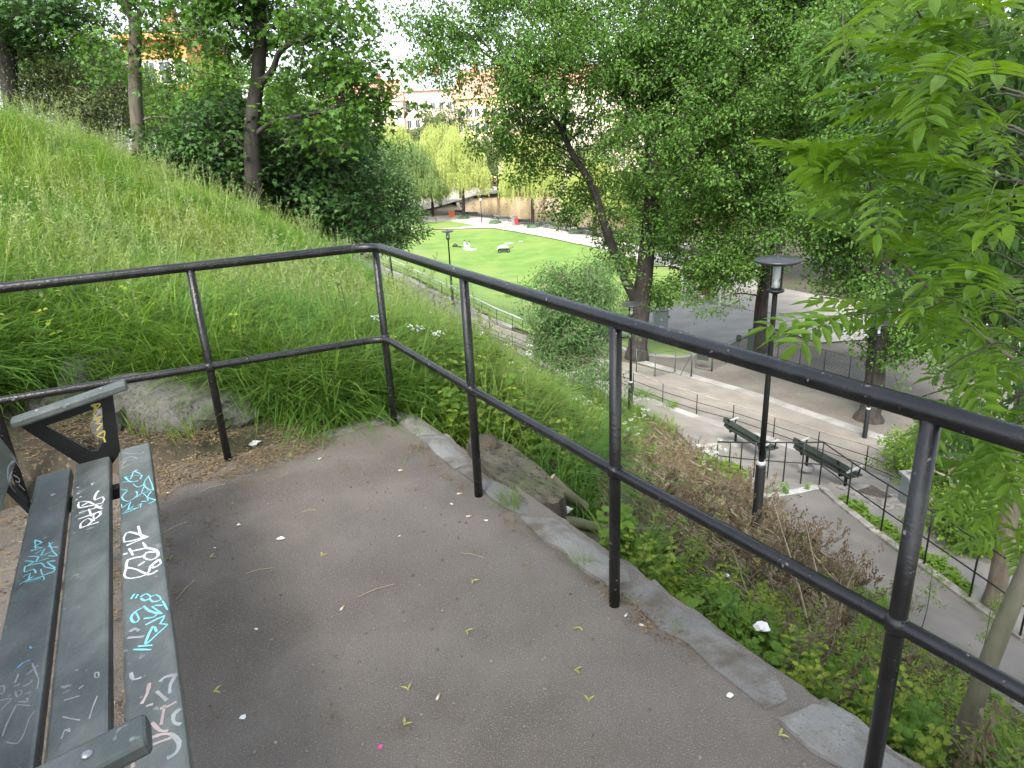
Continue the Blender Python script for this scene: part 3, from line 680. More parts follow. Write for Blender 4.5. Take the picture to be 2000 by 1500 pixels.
# ================================================================== ROCKS by the bench
def rock(pxl, pxr, pyb, depth, height, label, seed, dz=-0.03, flat=0.62, amp=0.4, back=0.0, zc=None, wedge=0.0):
    a = PZ(pxl, pyb, 0.0); b = PZ(pxr, pyb, 0.0); c = (a+b)/2; wv = np.linalg.norm(b-a)/2; c = c+np.array([c[0], c[1], 0])/np.linalg.norm(c)*(depth+back)
    c[2] = h1(c[0], c[1])+0.05+dz if zc is None else zc
    mb = MB().blob((0, 0, 0), (wv*0.95, depth, height), 3, amp, 1.4, seed, flat)
    if wedge: mb.v = [(x, y*(1-wedge*.35*(x/wv+1)/2), z*(1-wedge*(x/wv+1)/2)+.05*wedge*(1-(x/wv+1)/2)) for x, y, z in mb.v]
    ang = math.atan2((b-a)[1], (b-a)[0]); R = np.array([[math.cos(ang), -math.sin(ang), 0], [math.sin(ang), math.cos(ang), 0], [0, 0, 1]])
    mb.v = [tuple(R@np.array(p)+c) for p in mb.v]
    return single('rock', mb, ROCKM, label, 'rock', 'boulders edging the grass bank')
rock(262, 515, 885, 0.25, 0.40, 'long grey boulder at the foot of the railing post with white litter', 3, wedge=.7, zc=.12)
rock(172, 268, 868, 0.24, 0.52, 'grey boulder behind the steel armrest plate of the bench', 5, back=0.05, zc=.14)
rock(-110, 84, 868, 0.30, 0.55, 'large pale grey boulder at the left picture edge behind the bench', 8, zc=.16)
rock(214, 268, 905, 0.12, 0.13, 'small grey stone just beyond the end of the front seat slat', 11)
rock(110, 215, 890, 0.2, 0.10, 'low flat stone half buried under the bench armrest', 14)

# ================================================================== FOLIAGE PROTOTYPES
def rvec(): 
    v = rng.normal(size=3); return v/np.linalg.norm(v)
def leaf(mb, b, d, up, L, W, fold=0.25, droop=0.0):
    d = np.array(d, float); d /= np.linalg.norm(d); s = np.cross(d, up); s /= np.linalg.norm(s)+1e-9; u = np.cross(s, d); b = np.array(b, float)
    f = u*W*fold; dr = np.array([0, 0, -1.0])*L*droop
    l1 = b+d*L*.28-s*W*.42+f*.8; l2 = b+d*L*.62-s*W*.40+f*.8+dr*.35; t = b+d*L+dr; r1 = b+d*L*.28+s*W*.42+f*.8; r2 = b+d*L*.62+s*W*.40+f*.8+dr*.35; m = b+d*L*.5+dr*.2
    mb.add([b, l1, l2, t, r2, r1, m], [(0, 6, 2, 1), (6, 3, 2), (0, 5, 4, 6), (6, 4, 3)])
_ML = []
for a, r in ((-90, .12), (-62, .30), (-28, .62), (-12, .36), (22, .86), (45, .48), (90, 1.0)):
    _ML.append((r*math.cos(math.radians(a)), r*math.sin(math.radians(a))))
_MAPLE = _ML+[(-x, y) for x, y in _ML[-2:0:-1]]
def maple_leaf(mb, c, d, up, S):
    d = np.array(d, float); d /= np.linalg.norm(d); s = np.cross(d, up); s /= np.linalg.norm(s)+1e-9; u = np.cross(s, d); c = np.array(c, float)
    vs = [c]; 
    for x, y in _MAPLE: vs.append(c+(s*x+d*(y+.1))*S*.55-u*S*.12*(x*x+y*y)+u*S*.05*abs(x))
    n = len(_MAPLE); mb.add(vs, [(0, i+1, (i+1) % n+1) for i in range(n)])
def twig_cluster(n, R, L, W, kind='leaf', up=0.6, droop=0.15, aniso=(1, 1, 0.7), stem=True, mats=None):
    mb = MB(); fm = []
    axis = np.array([1, 0, 0.15])
    for k in range(n):
        p = rvec()*np.array(aniso)*R*(rng.uniform(0.15, 1)**0.6)
        d = p/np.linalg.norm(p)*0.9+rvec()*0.7+np.array([0, 0, -droop*2]); un = np.array([0, 0, 1.0])*up+rvec()*(1-up*0.5)
        f0 = len(mb.f)
        if kind == 'maple': 
            d[2] *= 0.4; maple_leaf(mb, p, d, un, L*rng.uniform(.7, 1.25))
        else: leaf(mb, p, d, un, L*rng.uniform(.65, 1.25), W*rng.uniform(.8, 1.2), 0.25, droop)
        fm += [0]*(len(mb.f)-f0)
    if stem:
        for k in range(3):
            e = rvec()*R*0.8; f0 = len(mb.f); mb.tube([np.zeros(3)-e*0.2, e*0.5+rvec()*R*.1, e], [0.006*R/.35, 0.004*R/.35, 0.002*R/.35], 3, False); fm += [1]*(len(mb.f)-f0)
    return mb, fm
def clusters(name, cnt, leafm, barkm, **kw):
    out = []
    for i in range(cnt):
        mb, fm = twig_cluster(**kw); out.append(proto(f'{name}_{i}', mb, [leafm, barkm], fm))
    return out
L_LIME = leafmat('leaf_lime_tree', (0.054, 0.136, 0.024), (0.105, 0.215, 0.036), 0.48)
L_LIMEL = leafmat('leaf_lime_light', (0.075, 0.165, 0.028), (0.13, 0.245, 0.042), 0.48)
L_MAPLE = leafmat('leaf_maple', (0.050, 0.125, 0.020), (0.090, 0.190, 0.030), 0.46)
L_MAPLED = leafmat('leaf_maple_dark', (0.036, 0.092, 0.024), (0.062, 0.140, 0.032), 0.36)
L_GREY = leafmat('leaf_grey_shrub', (0.125, 0.175, 0.065), (0.175, 0.225, 0.085), 0.38)
L_WIL = leafmat('leaf_willow', (0.36, 0.44, 0.13), (0.46, 0.52, 0.20), 0.45)
L_WILG = leafmat('leaf_willow_green', (0.17, 0.25, 0.09), (0.23, 0.31, 0.11), 0.42)
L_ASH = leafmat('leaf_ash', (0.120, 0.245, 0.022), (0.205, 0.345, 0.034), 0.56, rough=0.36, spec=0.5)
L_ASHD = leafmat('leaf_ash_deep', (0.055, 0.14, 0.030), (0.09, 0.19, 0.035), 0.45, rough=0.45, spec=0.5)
L_ROW = leafmat('leaf_rowan', (0.060, 0.135, 0.040), (0.095, 0.185, 0.055), 0.38)
L_FAR = leafmat('leaf_far_trees', (0.10, 0.15, 0.055), (0.15, 0.19, 0.075), 0.35)
L_GRASS = leafmat('grass_blade', (0.105, 0.205, 0.026), (0.165, 0.275, 0.040), 0.42, cpatch=(0.21, 0.275, 0.065), pscale=0.35)
L_GRASSD = leafmat('grass_blade_deep', (0.070, 0.170, 0.024), (0.115, 0.235, 0.034), 0.42)
L_SEED = leafmat('grass_seed_head', (0.20, 0.27, 0.09), (0.28, 0.34, 0.14), 0.40)
L_HERB = leafmat('herb_leaf', (0.10, 0.21, 0.025), (0.17, 0.28, 0.035), 0.42)
L_HERBY = leafmat('herb_leaf_yellow', (0.20, 0.28, 0.030), (0.28, 0.33, 0.045), 0.42)
L_FLOW = mat('white_petals', (0.72, 0.73, 0.66), None, rough=0.8)
L_DEAD = leafmat('dead_leaf', (0.105, 0.080, 0.052), (0.185, 0.145, 0.095), 0.15, rough=0.8, spec=0.15)
L_LIT = leafmat('leaf_litter', (0.22, 0.16, 0.085), (0.34, 0.26, 0.15), 0.1, rough=0.9, spec=0.1)

C_LIME = clusters('cluster_lime', 5, L_LIME, BARKD, n=34, R=0.46, L=0.115, W=0.085)
C_LIMEL = clusters('cluster_lime_light', 4, L_LIMEL, BARKD, n=32, R=0.46, L=0.115, W=0.085)
C_MAPLE = clusters('cluster_maple', 4, L_MAPLE, BARKD, n=18, R=0.42, L=0.16, W=0.16, kind='maple', aniso=(1, 1, 0.35), up=0.85)
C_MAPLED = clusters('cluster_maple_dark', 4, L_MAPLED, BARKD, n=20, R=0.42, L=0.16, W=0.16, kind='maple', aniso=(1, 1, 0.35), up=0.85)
C_GREY = clusters('cluster_grey', 3, L_GREY, BARKD, n=44, R=0.42, L=0.07, W=0.028)
C_ROW = clusters('cluster_rowan', 4, L_ROW, BARKG, n=46, R=0.36, L=0.085, W=0.034, droop=0.3)
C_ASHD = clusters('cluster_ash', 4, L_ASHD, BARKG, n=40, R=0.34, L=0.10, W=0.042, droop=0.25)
C_SHRUB = clusters('cluster_shrub', 4, L_HERB, BARKG, n=40, R=0.34, L=0.085, W=0.06)
C_LILAC = clusters('cluster_lilac', 3, leafmat('leaf_lilac', (0.065, 0.135, 0.045), (0.10, 0.18, 0.06), 0.35), BARKD, n=40, R=0.45, L=0.10, W=0.07)
C_FAR = clusters('cluster_far', 3, L_FAR, BARKD, n=26, R=1.0, L=0.42, W=0.30, stem=False)
def strand(m, n=5, L=2.2, nl=34, W=0.05, ll=0.26):
    mb = MB()
    for q in range(n):
        a = rng.uniform(0, 2*PI); x0 = np.array([math.cos(a), math.sin(a), 0])*rng.uniform(0.05, 0.45); ln = L*rng.uniform(.6, 1.1)
        for k in range(nl):
            t = k/nl; p = x0*(1+0.9*min(1, t*3))+np.array([0, 0, -ln*t])+rng.normal(0, .03, 3)
            leaf(mb, p, np.array([rng.normal(0, .5), rng.normal(0, .5), -1]), rvec(), ll*rng.uniform(.7, 1.2), W)
    return mb
C_WIL = [proto(f'strand_willow_{i}', strand(L_WIL), [L_WIL]) for i in range(3)]
C_WILG = [proto(f'strand_willow_green_{i}', strand(L_WILG), [L_WILG]) for i in range(3)]

def grass_clump(n, R, H, bend, W, m0=0):
    mb = MB()
    for k in range(n):
        a = rng.uniform(0, 2*PI); r = R*math.sqrt(rng.uniform(0, 1)); b = np.array([r*math.cos(a), r*math.sin(a), -0.03]); h = H*rng.uniform(.5, 1.15)
        az = a+rng.normal(0, 1.0); o = np.array([math.cos(az), math.sin(az), 0]); s = np.array([-math.sin(az), math.cos(az), 0])*W*rng.uniform(.7, 1.3)/2; bd = bend*rng.uniform(.4, 1.4)
        vs = []
        for i, (t, wd) in enumerate(((0, 1), (.35, .95), (.7, .7))):
            p = b+np.array([0, 0, 1])*h*(t-0.35*bd*t*t)+o*h*bd*t*t; vs += [p-s*wd, p+s*wd]
        vs.append(b+np.array([0, 0, 1])*h*(1-0.5*bd)+o*h*bd*1.15)
        mb.add(vs, [(0, 1, 3, 2), (2, 3, 5, 4), (4, 5, 6)])
    return mb, [0]*len(mb.f)
def seed_clump(n, H):
    mb, fm = grass_clump(14, 0.09, H*0.55, 0.5, 0.006)
    for k in range(n):
        a = rng.uniform(0, 2*PI); b = np.array([math.cos(a), math.sin(a), 0])*0.08*rng.uniform(0, 1); o = np.array([math.cos(a), math.sin(a), 0])*rng.uniform(.05, .35); h = H*rng.uniform(.75, 1.1)
        path = [b+o*h*t*t+np.array([0, 0, h*t]) for t in (0, .4, .75, 1)]
        f0 = len(mb.f); mb.tube(path, 0.0016, 3, False); fm += [1]*(len(mb.f)-f0)
        for q in range(14):
            t = rng.uniform(.72, 1.02); p = b+o*h*t*t+np.array([0, 0, h*t]); f0 = len(mb.f)
            leaf(mb, p, rvec()+np.array([0, 0, 0.4])+o, rvec(), 0.035, 0.010); fm += [1]*(len(mb.f)-f0)
    return mb, fm
C_GRASS = []
for i in range(4):
    mb, fm = grass_clump(34, 0.14, 0.55, 0.75, 0.0075); C_GRASS.append(proto(f'clump_grass_{i}', mb, [L_GRASS], fm))
C_GRASSD = []
for i in range(3):
    mb, fm = grass_clump(44, 0.15, 0.50, 1.0, 0.0085); C_GRASSD.append(proto(f'clump_grass_deep_{i}', mb, [L_GRASSD], fm))
C_SEED = []
for i in range(3):
    mb, fm = seed_clump(5, 0.85); C_SEED.append(proto(f'clump_seed_{i}', mb, [L_GRASS, L_SEED], fm))
C_SHORT = []
for i in range(2):
    mb, fm = grass_clump(30, 0.12, 0.14, 0.5, 0.006); C_SHORT.append(proto(f'clump_short_{i}', mb, [L_GRASS], fm))
def herb(H, nl, L, W, stems=3):
    mb = MB(); fm = []
    for s in range(stems):
        o = rvec()*np.array([.25, .25, 0]); h = H*rng.uniform(.6, 1.1); b = rvec()*np.array([.06, .06, 0]); f0 = len(mb.f)
        mb.tube([b, b+o*h*.4+[0, 0, h*.5], b+o*h+[0, 0, h]], [.003, .0025, .0015], 3, False); fm += [1]*(len(mb.f)-f0)
        for k in range(nl):
            t = (k//2+1)/(nl/2+0.5); a = k*PI+(k//2)*PI/2+s; p = b+o*h*t+np.array([0, 0, h*t]); f0 = len(mb.f)
            leaf(mb, p, (math.cos(a), math.sin(a), 0.25-.4*(1-t)), (0, 0, 1), L*rng.uniform(.7, 1.2)*(1.1-.5*t), W, .2, .2); fm += [0]*(len(mb.f)-f0)
    return mb, fm
C_HERB = []; C_HERBY = []
for i in range(3):
    mb, fm = herb(0.42, 10, 0.085, 0.055); C_HERB.append(proto(f'herb_{i}', mb, [L_HERB, L_GRASS], fm))
    mb, fm = herb(0.5, 12, 0.06, 0.035); C_HERBY.append(proto(f'herb_yellow_{i}', mb, [L_HERBY, L_GRASS], fm))
C_LOW = []
for i in range(3):
    mb, fm = herb(0.20, 6, 0.085, 0.065, 5); C_LOW.append(proto(f'low_herb_{i}', mb, [L_HERB, L_GRASS], fm))
def umbel():
    mb = MB(); fm = []
    for s in range(3):
        h = rng.uniform(.45, .75); o = rvec()*np.array([.3, .3, 0]); f0 = len(mb.f); mb.tube([(0, 0, 0), o*.4+[0, 0, h*.5], o+[0, 0, h]], .0025, 3, False)
        for k in range(6): leaf(mb, o*.3*rng.uniform(0, 1)+[0, 0, h*rng.uniform(.1, .6)], rvec(), (0, 0, 1), .10, .05)
        fm += [0]*(len(mb.f)-f0); f0 = len(mb.f)
        for k in range(26):
            p = o+[0, 0, h]+rvec()*np.array([.055, .055, .012]); leaf(mb, p, rvec()*np.array([1, 1, .2]), (0, 0, 1), .016, .014, 0)
        fm += [1]*(len(mb.f)-f0)
    return mb, fm
C_UMB = []
for i in range(3):
    mb, fm = umbel(); C_UMB.append(proto(f'umbel_{i}', mb, [L_GRASS, L_FLOW], fm))
def dead_twig(H=0.7):
    mb = MB(); fm = []; pts = [np.zeros(3)]; d = np.array([rng.normal(0, .3), rng.normal(0, .3), 1])
    for k in range(5): d = d+rvec()*.25; pts.append(pts[-1]+d/np.linalg.norm(d)*H/5)
    mb.tube(pts, [.005, .0045, .004, .003, .002, .0015], 4, False); fm += [1]*len(mb.f)
    for k in range(26):
        t = rng.uniform(.25, 1)*4.99; i = int(t); p = pts[i]+(pts[i+1]-pts[i])*(t-i)+rvec()*.04; f0 = len(mb.f)
        leaf(mb, p, np.array([rng.normal(0, .35), rng.normal(0, .35), -1]), rvec(), .07*rng.uniform(.6, 1.3), .022, .9, .1); fm += [0]*(len(mb.f)-f0)
    for k in range(4):
        i = rng.integers(1, 5); e = rvec()*.18; f0 = len(mb.f); mb.tube([pts[i], pts[i]+e*.6, pts[i]+e+[0, 0, -.03]], .0018, 3, False); fm += [1]*(len(mb.f)-f0)
    return mb, fm
C_DEAD = []
for i in range(5):
    mb, fm = dead_twig(); C_DEAD.append(proto(f'dead_twig_{i}', mb, [L_DEAD, TWIG], fm))
def litter_bits(n=16, R=0.06):
    mb = MB(); fm = []
    for k in range(n):
        p = rvec()*np.array([R, R, 0]); p[2] = rng.uniform(.002, .008); f0 = len(mb.f)
        if k % 4 == 0: mb.tube([p, p+rvec()*np.array([.05, .05, .006])], .0009, 3, False)
        else: leaf(mb, p, rvec()*np.array([1, 1, .25]), (0, 0, 1), rng.uniform(.008, .022), rng.uniform(.004, .012), .4)
        fm += [k % 2]*(len(mb.f)-f0)
    return mb, fm
C_LIT = []
for i in range(4):
    mb, fm = litter_bits(); C_LIT.append(proto(f'litter_{i}', mb, [L_LIT, TWIG], fm))
mb = MB().blob((0, 0, 0), (.5, .45, .3), 1, .3, 1.2, 4); C_GRIT = [proto('grit_0', mb, [mat('grit', (.10, .088, .072), (.26, .235, .205), 30, rough=.9)])]

# ================================================================== TREES
def camz(p): return float((RW[:, 2]).dot(np.array(p)-np.array([0, 0, EYE])))
def bp(px, py, y, rpx, rpy, ry):
    c = PY(px, py, y); k = camz(c)/FPX
    return (c, np.array([rpx*k, ry, rpy*k]))
def fill(blobs, n, clump=0.9, spread=0.5, shell=0.45, per=9):
    """places for leaf clusters: in clumps through the crown's volume, leaving gaps"""
    vol = np.array([(r[0]*r[1]*r[2])**0.75 for c, r in blobs]); cnt = np.maximum(1, (vol/vol.sum()*n/per)).astype(int)
    P = []; Cn = []
    for (c, r), k in zip(blobs, cnt):
        d = rng.normal(size=(k, 3)); d /= np.linalg.norm(d, axis=1)[:, None]
        q = c+d*r*(rng.uniform(shell, 1, (k, 1))**0.6); Cn.append(q)
        s = rng.normal(size=(k, per, 3))*np.array([spread, spread, spread*0.55])*rng.uniform(.6, 1.3, (k, 1, 1))
        P.append((q[:, None]+s).reshape(-1, 3))
    return np.vstack(P), np.vstack(Cn)
def tree(name, label, group, trunk, limbs, blobs, n, protos, bark, scale=1.0, spread=0.5, cat='tree', twig_r=0.03, shell=0.4, nseg=10, per=9, flare=1.35, minz=None):
    base = np.array(trunk[0][0], float)
    t = thing(name, label, cat, base, group)
    pts, r0, r1 = trunk[0], trunk[1], trunk[2]
    path = spline(pts, 6); rad = np.linspace(r0, r1, len(path)); rad[0] *= flare; rad[1] *= 1+(flare-1)*.45
    path = path+rng.normal(0, r0*.06, path.shape)*np.linspace(0, 1, len(path))[:, None]
    path[0] -= [0, 0, .25]
    MB().tube(path, rad, nseg).build('trunk', bark, t, True)
    skel = [np.column_stack([path, rad])]
    for lp, a, b in limbs:
        p = spline(lp, 6); rr = np.linspace(a, b, len(p)); MB().tube(p, rr, 7).build('branch', bark, t, True); skel.append(np.column_stack([p, rr]))
    if n:
        P, Cn = fill(blobs, n, spread=spread, shell=shell, per=per)
        if minz is not None: P = P[P[:, 2] > hz(P[:, 0], P[:, 1])+minz]
        S = np.vstack(skel); tm = MB()
        for c in Cn[rng.permutation(len(Cn))[:260]]:
            dd = np.linalg.norm(S[:, :3]-c, axis=1)+np.maximum(0, S[:, 2]-c[2])*1.2; i = int(np.argmin(dd)); a = S[i, :3]; L = np.linalg.norm(c-a)
            if L < 0.2: continue
            mid = (a+c)/2+np.array([0, 0, L*.08])+rng.normal(0, L*.07, 3); r = min(S[i, 3]*.5, twig_r*(0.5+L*.18)); tm.tube(spline([a, mid, c], 3), np.linspace(r, .006, 7), 4, False)
        if tm.f: tm.build('twigs', bark, t, True, kind='stuff')
        scatter('crown', P, rrot(len(P), .45), rng.uniform(.75, 1.25, len(P))*scale, protos, t)
    return t
def gtop(x, y): return np.array([x, y, h1(x, y)])
# ---- three big lime trees on the dirt yard
b1 = PG(1243, 703, 22); b2 = PG(1482, 690, 24); b3 = PG(1695, 822, 16)
D1, D2, D3 = b1[1], b2[1], b3[1]
q = lambda px, py, y: PY(px, py, y)
tree('lime_tree', 'tallest lime tree with two dark trunks and dense crown right of the lawn', 'big lime trees round the dirt yard',
     ([b1, q(1250, 620, D1), q(1262, 500, D1), q(1275, 360, D1), q(1268, 240, D1), q(1255, 120, D1), q(1262, -60, D1)], .46, .16),
     [([q(1248, 600, D1), q(1215, 530, D1), q(1178, 430, D1-.6), q(1160, 370, D1-1), q(1118, 300, D1-1.5), q(1085, 235, D1-2), q(1020, 165, D1-2)], .24, .07),
      ([q(1100, 262, D1-1.7), q(1104, 200, D1-2), q(1100, 120, D1-2)], .12, .05), ([q(1272, 380, D1), q(1340, 330, D1-.5), q(1400, 250, D1-1), q(1450, 150, D1-1)], .2, .06),
      ([q(1262, 250, D1), q(1200, 150, D1), q(1150, 30, D1)], .18, .06), ([q(1258, 120, D1), q(1320, 40, D1), q(1400, -80, D1)], .15, .05)],
     [bp(1250, 40, D1, 260, 130, 5), bp(1120, 130, D1-1.5, 150, 110, 4), bp(1000, 130, D1-2, 140, 75, 3), bp(900, 95, D1-2, 80, 50, 2), bp(985, 235, D1-.5, 75, 60, 2), bp(1050, 300, D1+1.0, 70, 60, 2.0), bp(1110, 380, D1+1.2, 60, 60, 1.6), bp(880, 20, D1-1, 120, 70, 2.5), bp(795, 60, D1-1, 55, 50, 1.6), bp(845, 165, D1-1, 40, 55, 1.4), bp(1080, -30, D1, 180, 90, 4), bp(1450, -80, D1, 260, 110, 5), bp(1300, 250, D1-1, 190, 140, 5), bp(1420, 120, D1-1, 160, 140, 5), bp(1330, 400, D1, 130, 100, 4),
      bp(1220, 460, D1+1.5, 70, 70, 1.8), bp(1175, 420, D1-1.6, 30, 35, .6), bp(1190, 520, D1-1.2, 25, 30, .5), bp(1310, 555, D1-1, 60, 60, 1.6), bp(1130, 430, D1+1, 40, 45, 1.2), bp(1250, 545, D1+.5, 50, 45, 1.5)], 4300, C_LIME+C_LIMEL[:2], BARKD, 1.0, .6, shell=.3)
tree('lime_tree', 'slender lime tree behind the tall lamp post with low spreading branches', 'big lime trees round the dirt yard',
     ([b2, q(1487, 600, D2), q(1495, 540, D2), q(1508, 430, D2), q(1520, 260, D2), q(1530, 60, D2)], .33, .12),
     [([q(1505, 440, D2), q(1450, 380, D2), q(1380, 330, D2), q(1350, 250, D2)], .15, .05), ([q(1512, 360, D2), q(1580, 300, D2), q(1640, 200, D2)], .14, .05)],
     [bp(1520, 100, D2, 200, 150, 5), bp(1600, -60, D2, 200, 90, 4), bp(1480, 300, D2, 150, 120, 4), bp(1400, 440, D2-1, 110, 80, 3), bp(1540, 420, D2-1, 90, 70, 3), bp(1430, 520, D2-1, 90, 45, 2), bp(1620, 200, D2, 100, 100, 4), bp(1390, 560, D2-2, 40, 40, 1.5)], 2700, C_LIME+C_LIMEL, BARKD, 1.0, .6, shell=.3)
tree('lime_tree', 'ivy wrapped lime tree with flared root foot beside the right lamp', 'big lime trees round the dirt yard',
     ([b3, q(1706, 770, D3), q(1712, 690, D3), q(1722, 600, D3), q(1730, 450, D3), q(1745, 250, D3), q(1755, 20, D3)], .37, .14),
     [([q(1722, 560, D3), q(1650, 480, D3), q(1610, 380, D3)], .12, .04), ([q(1726, 520, D3), q(1800, 420, D3), q(1860, 300, D3)], .14, .05), ([q(1726, 640, D3), q(1790, 640, D3), q(1830, 690, D3)], .07, .03)],
     [bp(1640, 430, D3, 70, 90, 2.2), bp(1720, 250, D3, 120, 140, 3), bp(1680, 540, D3, 50, 55, 1.5), bp(1800, 640, D3, 70, 55, 1.6), bp(1725, 640, D3-.5, 30, 85, .7), bp(1850, 460, D3, 100, 120, 3), bp(1760, 60, D3, 160, 110, 3), bp(1850, 660, D3, 60, 50, 1.5)], 2200, C_LIME+C_LIMEL[:1], BARKD, .95, .45, shell=.3, flare=1.75)
# lime behind, seen through the gaps
for (px, py, y, lab, bl) in ((1615, 560, 44, 'slim tree with bare straight trunk between the two limes further back', [(1600, 120, 100, 120), (1660, 250, 90, 80), (1580, 330, 80, 90), (1640, 420, 70, 60)]),
                            (1830, 560, 40, 'broad leafy tree at the back of the yard behind the ash leaves', [(1850, 330, 140, 120), (1950, 200, 140, 140), (1800, 120, 120, 110), (1900, 480, 120, 70), (1980, 560, 90, 60)]),
                            (1420, 520, 58, 'background tree filling the gap behind the central lime', [(1400, 330, 160, 110), (1300, 420, 120, 60), (1480, 200, 120, 120), (1350, 180, 150, 100)])):
    g0 = PG(px, py, 30); y = g0[1]
    tree('lime_tree', lab, 'park trees behind the yard', ([g0, q(px, py-120, y), q(px+4, py-300, y), q(px, py-520, y)], .26, .1), [], [bp(a, b, y, c, d, 4) for a, b, c, d in bl], 1100, C_LIMEL, BARKD, 1.5, .9, shell=.2)
# ---- maple on the bank, left
ym = 16.5
bm0 = gtop(*q(492, 400, ym)[:2])
tree('maple_tree', 'maple with straight dark trunk and forked branch on the grassy bank', 'trees on the left bank',
     ([bm0, q(493, 330, ym), q(492, 250, ym), q(500, 175, ym), q(508, 90, ym), q(505, -60, ym)], .19, .12),
     [([q(503, 168, ym), q(530, 140, ym-.2), q(548, 100, ym-.4), q(590, 75, ym-.6), q(640, 55, ym-.8)], .085, .03), ([q(548, 100, ym-.4), q(552, 60, ym-.4), q(560, 20, ym-.4)], .05, .025),
      ([q(500, 262, ym), q(530, 240, ym-.3), q(575, 228, ym-.6), q(640, 215, ym-1), q(720, 180, ym-1)], .06, .02), ([q(505, 60, ym), q(450, 10, ym), q(400, -60, ym)], .07, .03)],
     [bp(420, 40, ym, 80, 70, 1.2), bp(560, 40, ym, 110, 70, 1.4), bp(650, 70, ym-.6, 90, 60, 1.2), bp(430, 130, ym, 60, 40, .8), bp(660, 160, ym-.8, 80, 45, 1), bp(740, 175, ym-1, 65, 28, .7), bp(560, 180, ym, 50, 35, .8), bp(600, 260, ym-.5, 80, 40, 1), bp(750, 215, ym-1, 30, 18, .4), bp(700, 165, ym-1, 70, 32, .8), bp(785, 160, ym-1, 35, 18, .4), bp(330, 60, ym+.4, 55, 25, .8), bp(500, -60, ym, 200, 50, 2)], 620, C_MAPLE, BARKD, 1.0, .38, shell=.25, twig_r=.014, flare=1.25)
# dark maple undergrowth below it
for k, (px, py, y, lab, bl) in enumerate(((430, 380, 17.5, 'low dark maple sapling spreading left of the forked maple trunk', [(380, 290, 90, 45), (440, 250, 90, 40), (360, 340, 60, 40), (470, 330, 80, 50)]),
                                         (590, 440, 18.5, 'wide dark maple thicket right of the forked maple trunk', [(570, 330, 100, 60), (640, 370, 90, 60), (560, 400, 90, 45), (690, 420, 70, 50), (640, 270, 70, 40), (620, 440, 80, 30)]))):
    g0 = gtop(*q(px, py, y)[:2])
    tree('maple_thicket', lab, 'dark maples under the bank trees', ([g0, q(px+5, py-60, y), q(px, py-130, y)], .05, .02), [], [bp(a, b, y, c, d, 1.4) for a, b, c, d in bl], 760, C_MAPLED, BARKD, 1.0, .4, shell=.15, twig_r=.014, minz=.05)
# thin tree and left edge tree
yt = 17.5; g0 = gtop(*q(270, 300, yt)[:2])
tree('young_tree', 'thin tree whose trunk forks high up on the crest of the bank', 'trees on the left bank', ([g0, q(268, 240, yt), q(263, 150, yt), q(264, 60, yt), q(262, 40, yt)], .155, .12),
     [([q(263, 50, yt), q(250, 15, yt), q(243, -60, yt)], .09, .05), ([q(264, 45, yt), q(280, 10, yt), q(292, -60, yt)], .08, .04), ([q(266, 240, yt), q(300, 228, yt), q(340, 232, yt)], .03, .012)],
     [bp(320, 95, yt, 60, 20, .6), bp(200, 80, yt, 45, 22, .6), bp(340, 150, yt, 30, 22, .4), bp(250, -40, yt, 110, 40, 1.2), bp(345, 240, yt, 50, 22, .6), bp(230, 130, yt+1, 40, 20, .5)], 190, C_MAPLE, BARK, .85, .32, per=6, twig_r=.012)
yl = 20; g0 = gtop(*q(15, 195, yl)[:2])
tree('bank_tree', 'dark trunked tree at the top left corner of the view', 'trees on the left bank', ([g0, q(17, 140, yl), q(20, 80, yl), q(40, 20, yl), q(60, -60, yl)], .22, .15), [([q(20, 80, yl), q(0, 40, yl), q(-30, -20, yl)], .12, .05), ([q(18, 120, yl), q(70, 100, yl), q(120, 75, yl)], .06, .02)],
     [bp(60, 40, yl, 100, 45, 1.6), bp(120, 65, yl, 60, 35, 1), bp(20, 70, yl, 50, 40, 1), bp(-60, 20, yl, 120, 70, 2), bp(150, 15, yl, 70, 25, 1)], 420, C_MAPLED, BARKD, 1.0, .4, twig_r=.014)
# shrubs on the crest
for px, py, y, lab, bl, pr, n in ((120, 230, 21, 'grey green round shrub on the crest of the bank, left', [(120, 160, 70, 65), (60, 200, 50, 45), (170, 190, 50, 50)], C_GREY, 420),
                                 (205, 250, 22, 'yellowish grey shrub next to the thin tree on the crest', [(205, 210, 40, 50), (235, 180, 28, 40), (215, 260, 30, 30)], C_GREY, 230),
                                 (340, 250, 28, 'light green bush behind the thin tree in front of the orange house', [(370, 210, 60, 45), (310, 240, 40, 40), (420, 170, 40, 50), (330, 190, 30, 30)], C_LIMEL, 330),
                                 (760, 470, 30, 'rounded lilac bush at the edge of the lawn left of the lamp', [(745, 360, 55, 70), (770, 430, 45, 45), (720, 420, 40, 50), (700, 330, 50, 60)], C_LILAC, 800),
                                 (600, 250, 34, 'mid green tree behind the maple branches above the lawn', [(620, 250, 60, 60), (700, 300, 50, 70), (560, 180, 50, 40), (660, 220, 50, 30)], C_LIMEL, 520)):
    g0 = gtop(*q(px, py, y)[:2])
    tree('shrub', lab, 'bushes on and behind the bank', ([g0, lerp(g0, bp(bl[0][0], bl[0][1], y, 1, 1, 1)[0], .5), bp(bl[0][0], bl[0][1], y, 1, 1, 1)[0]], .06, .02), [], [bp(a, b, y, c, d, 1.5) for a, b, c, d in bl], n, pr, BARKD, 1.0, .45, cat='shrub', shell=.1, twig_r=.012, minz=.0)
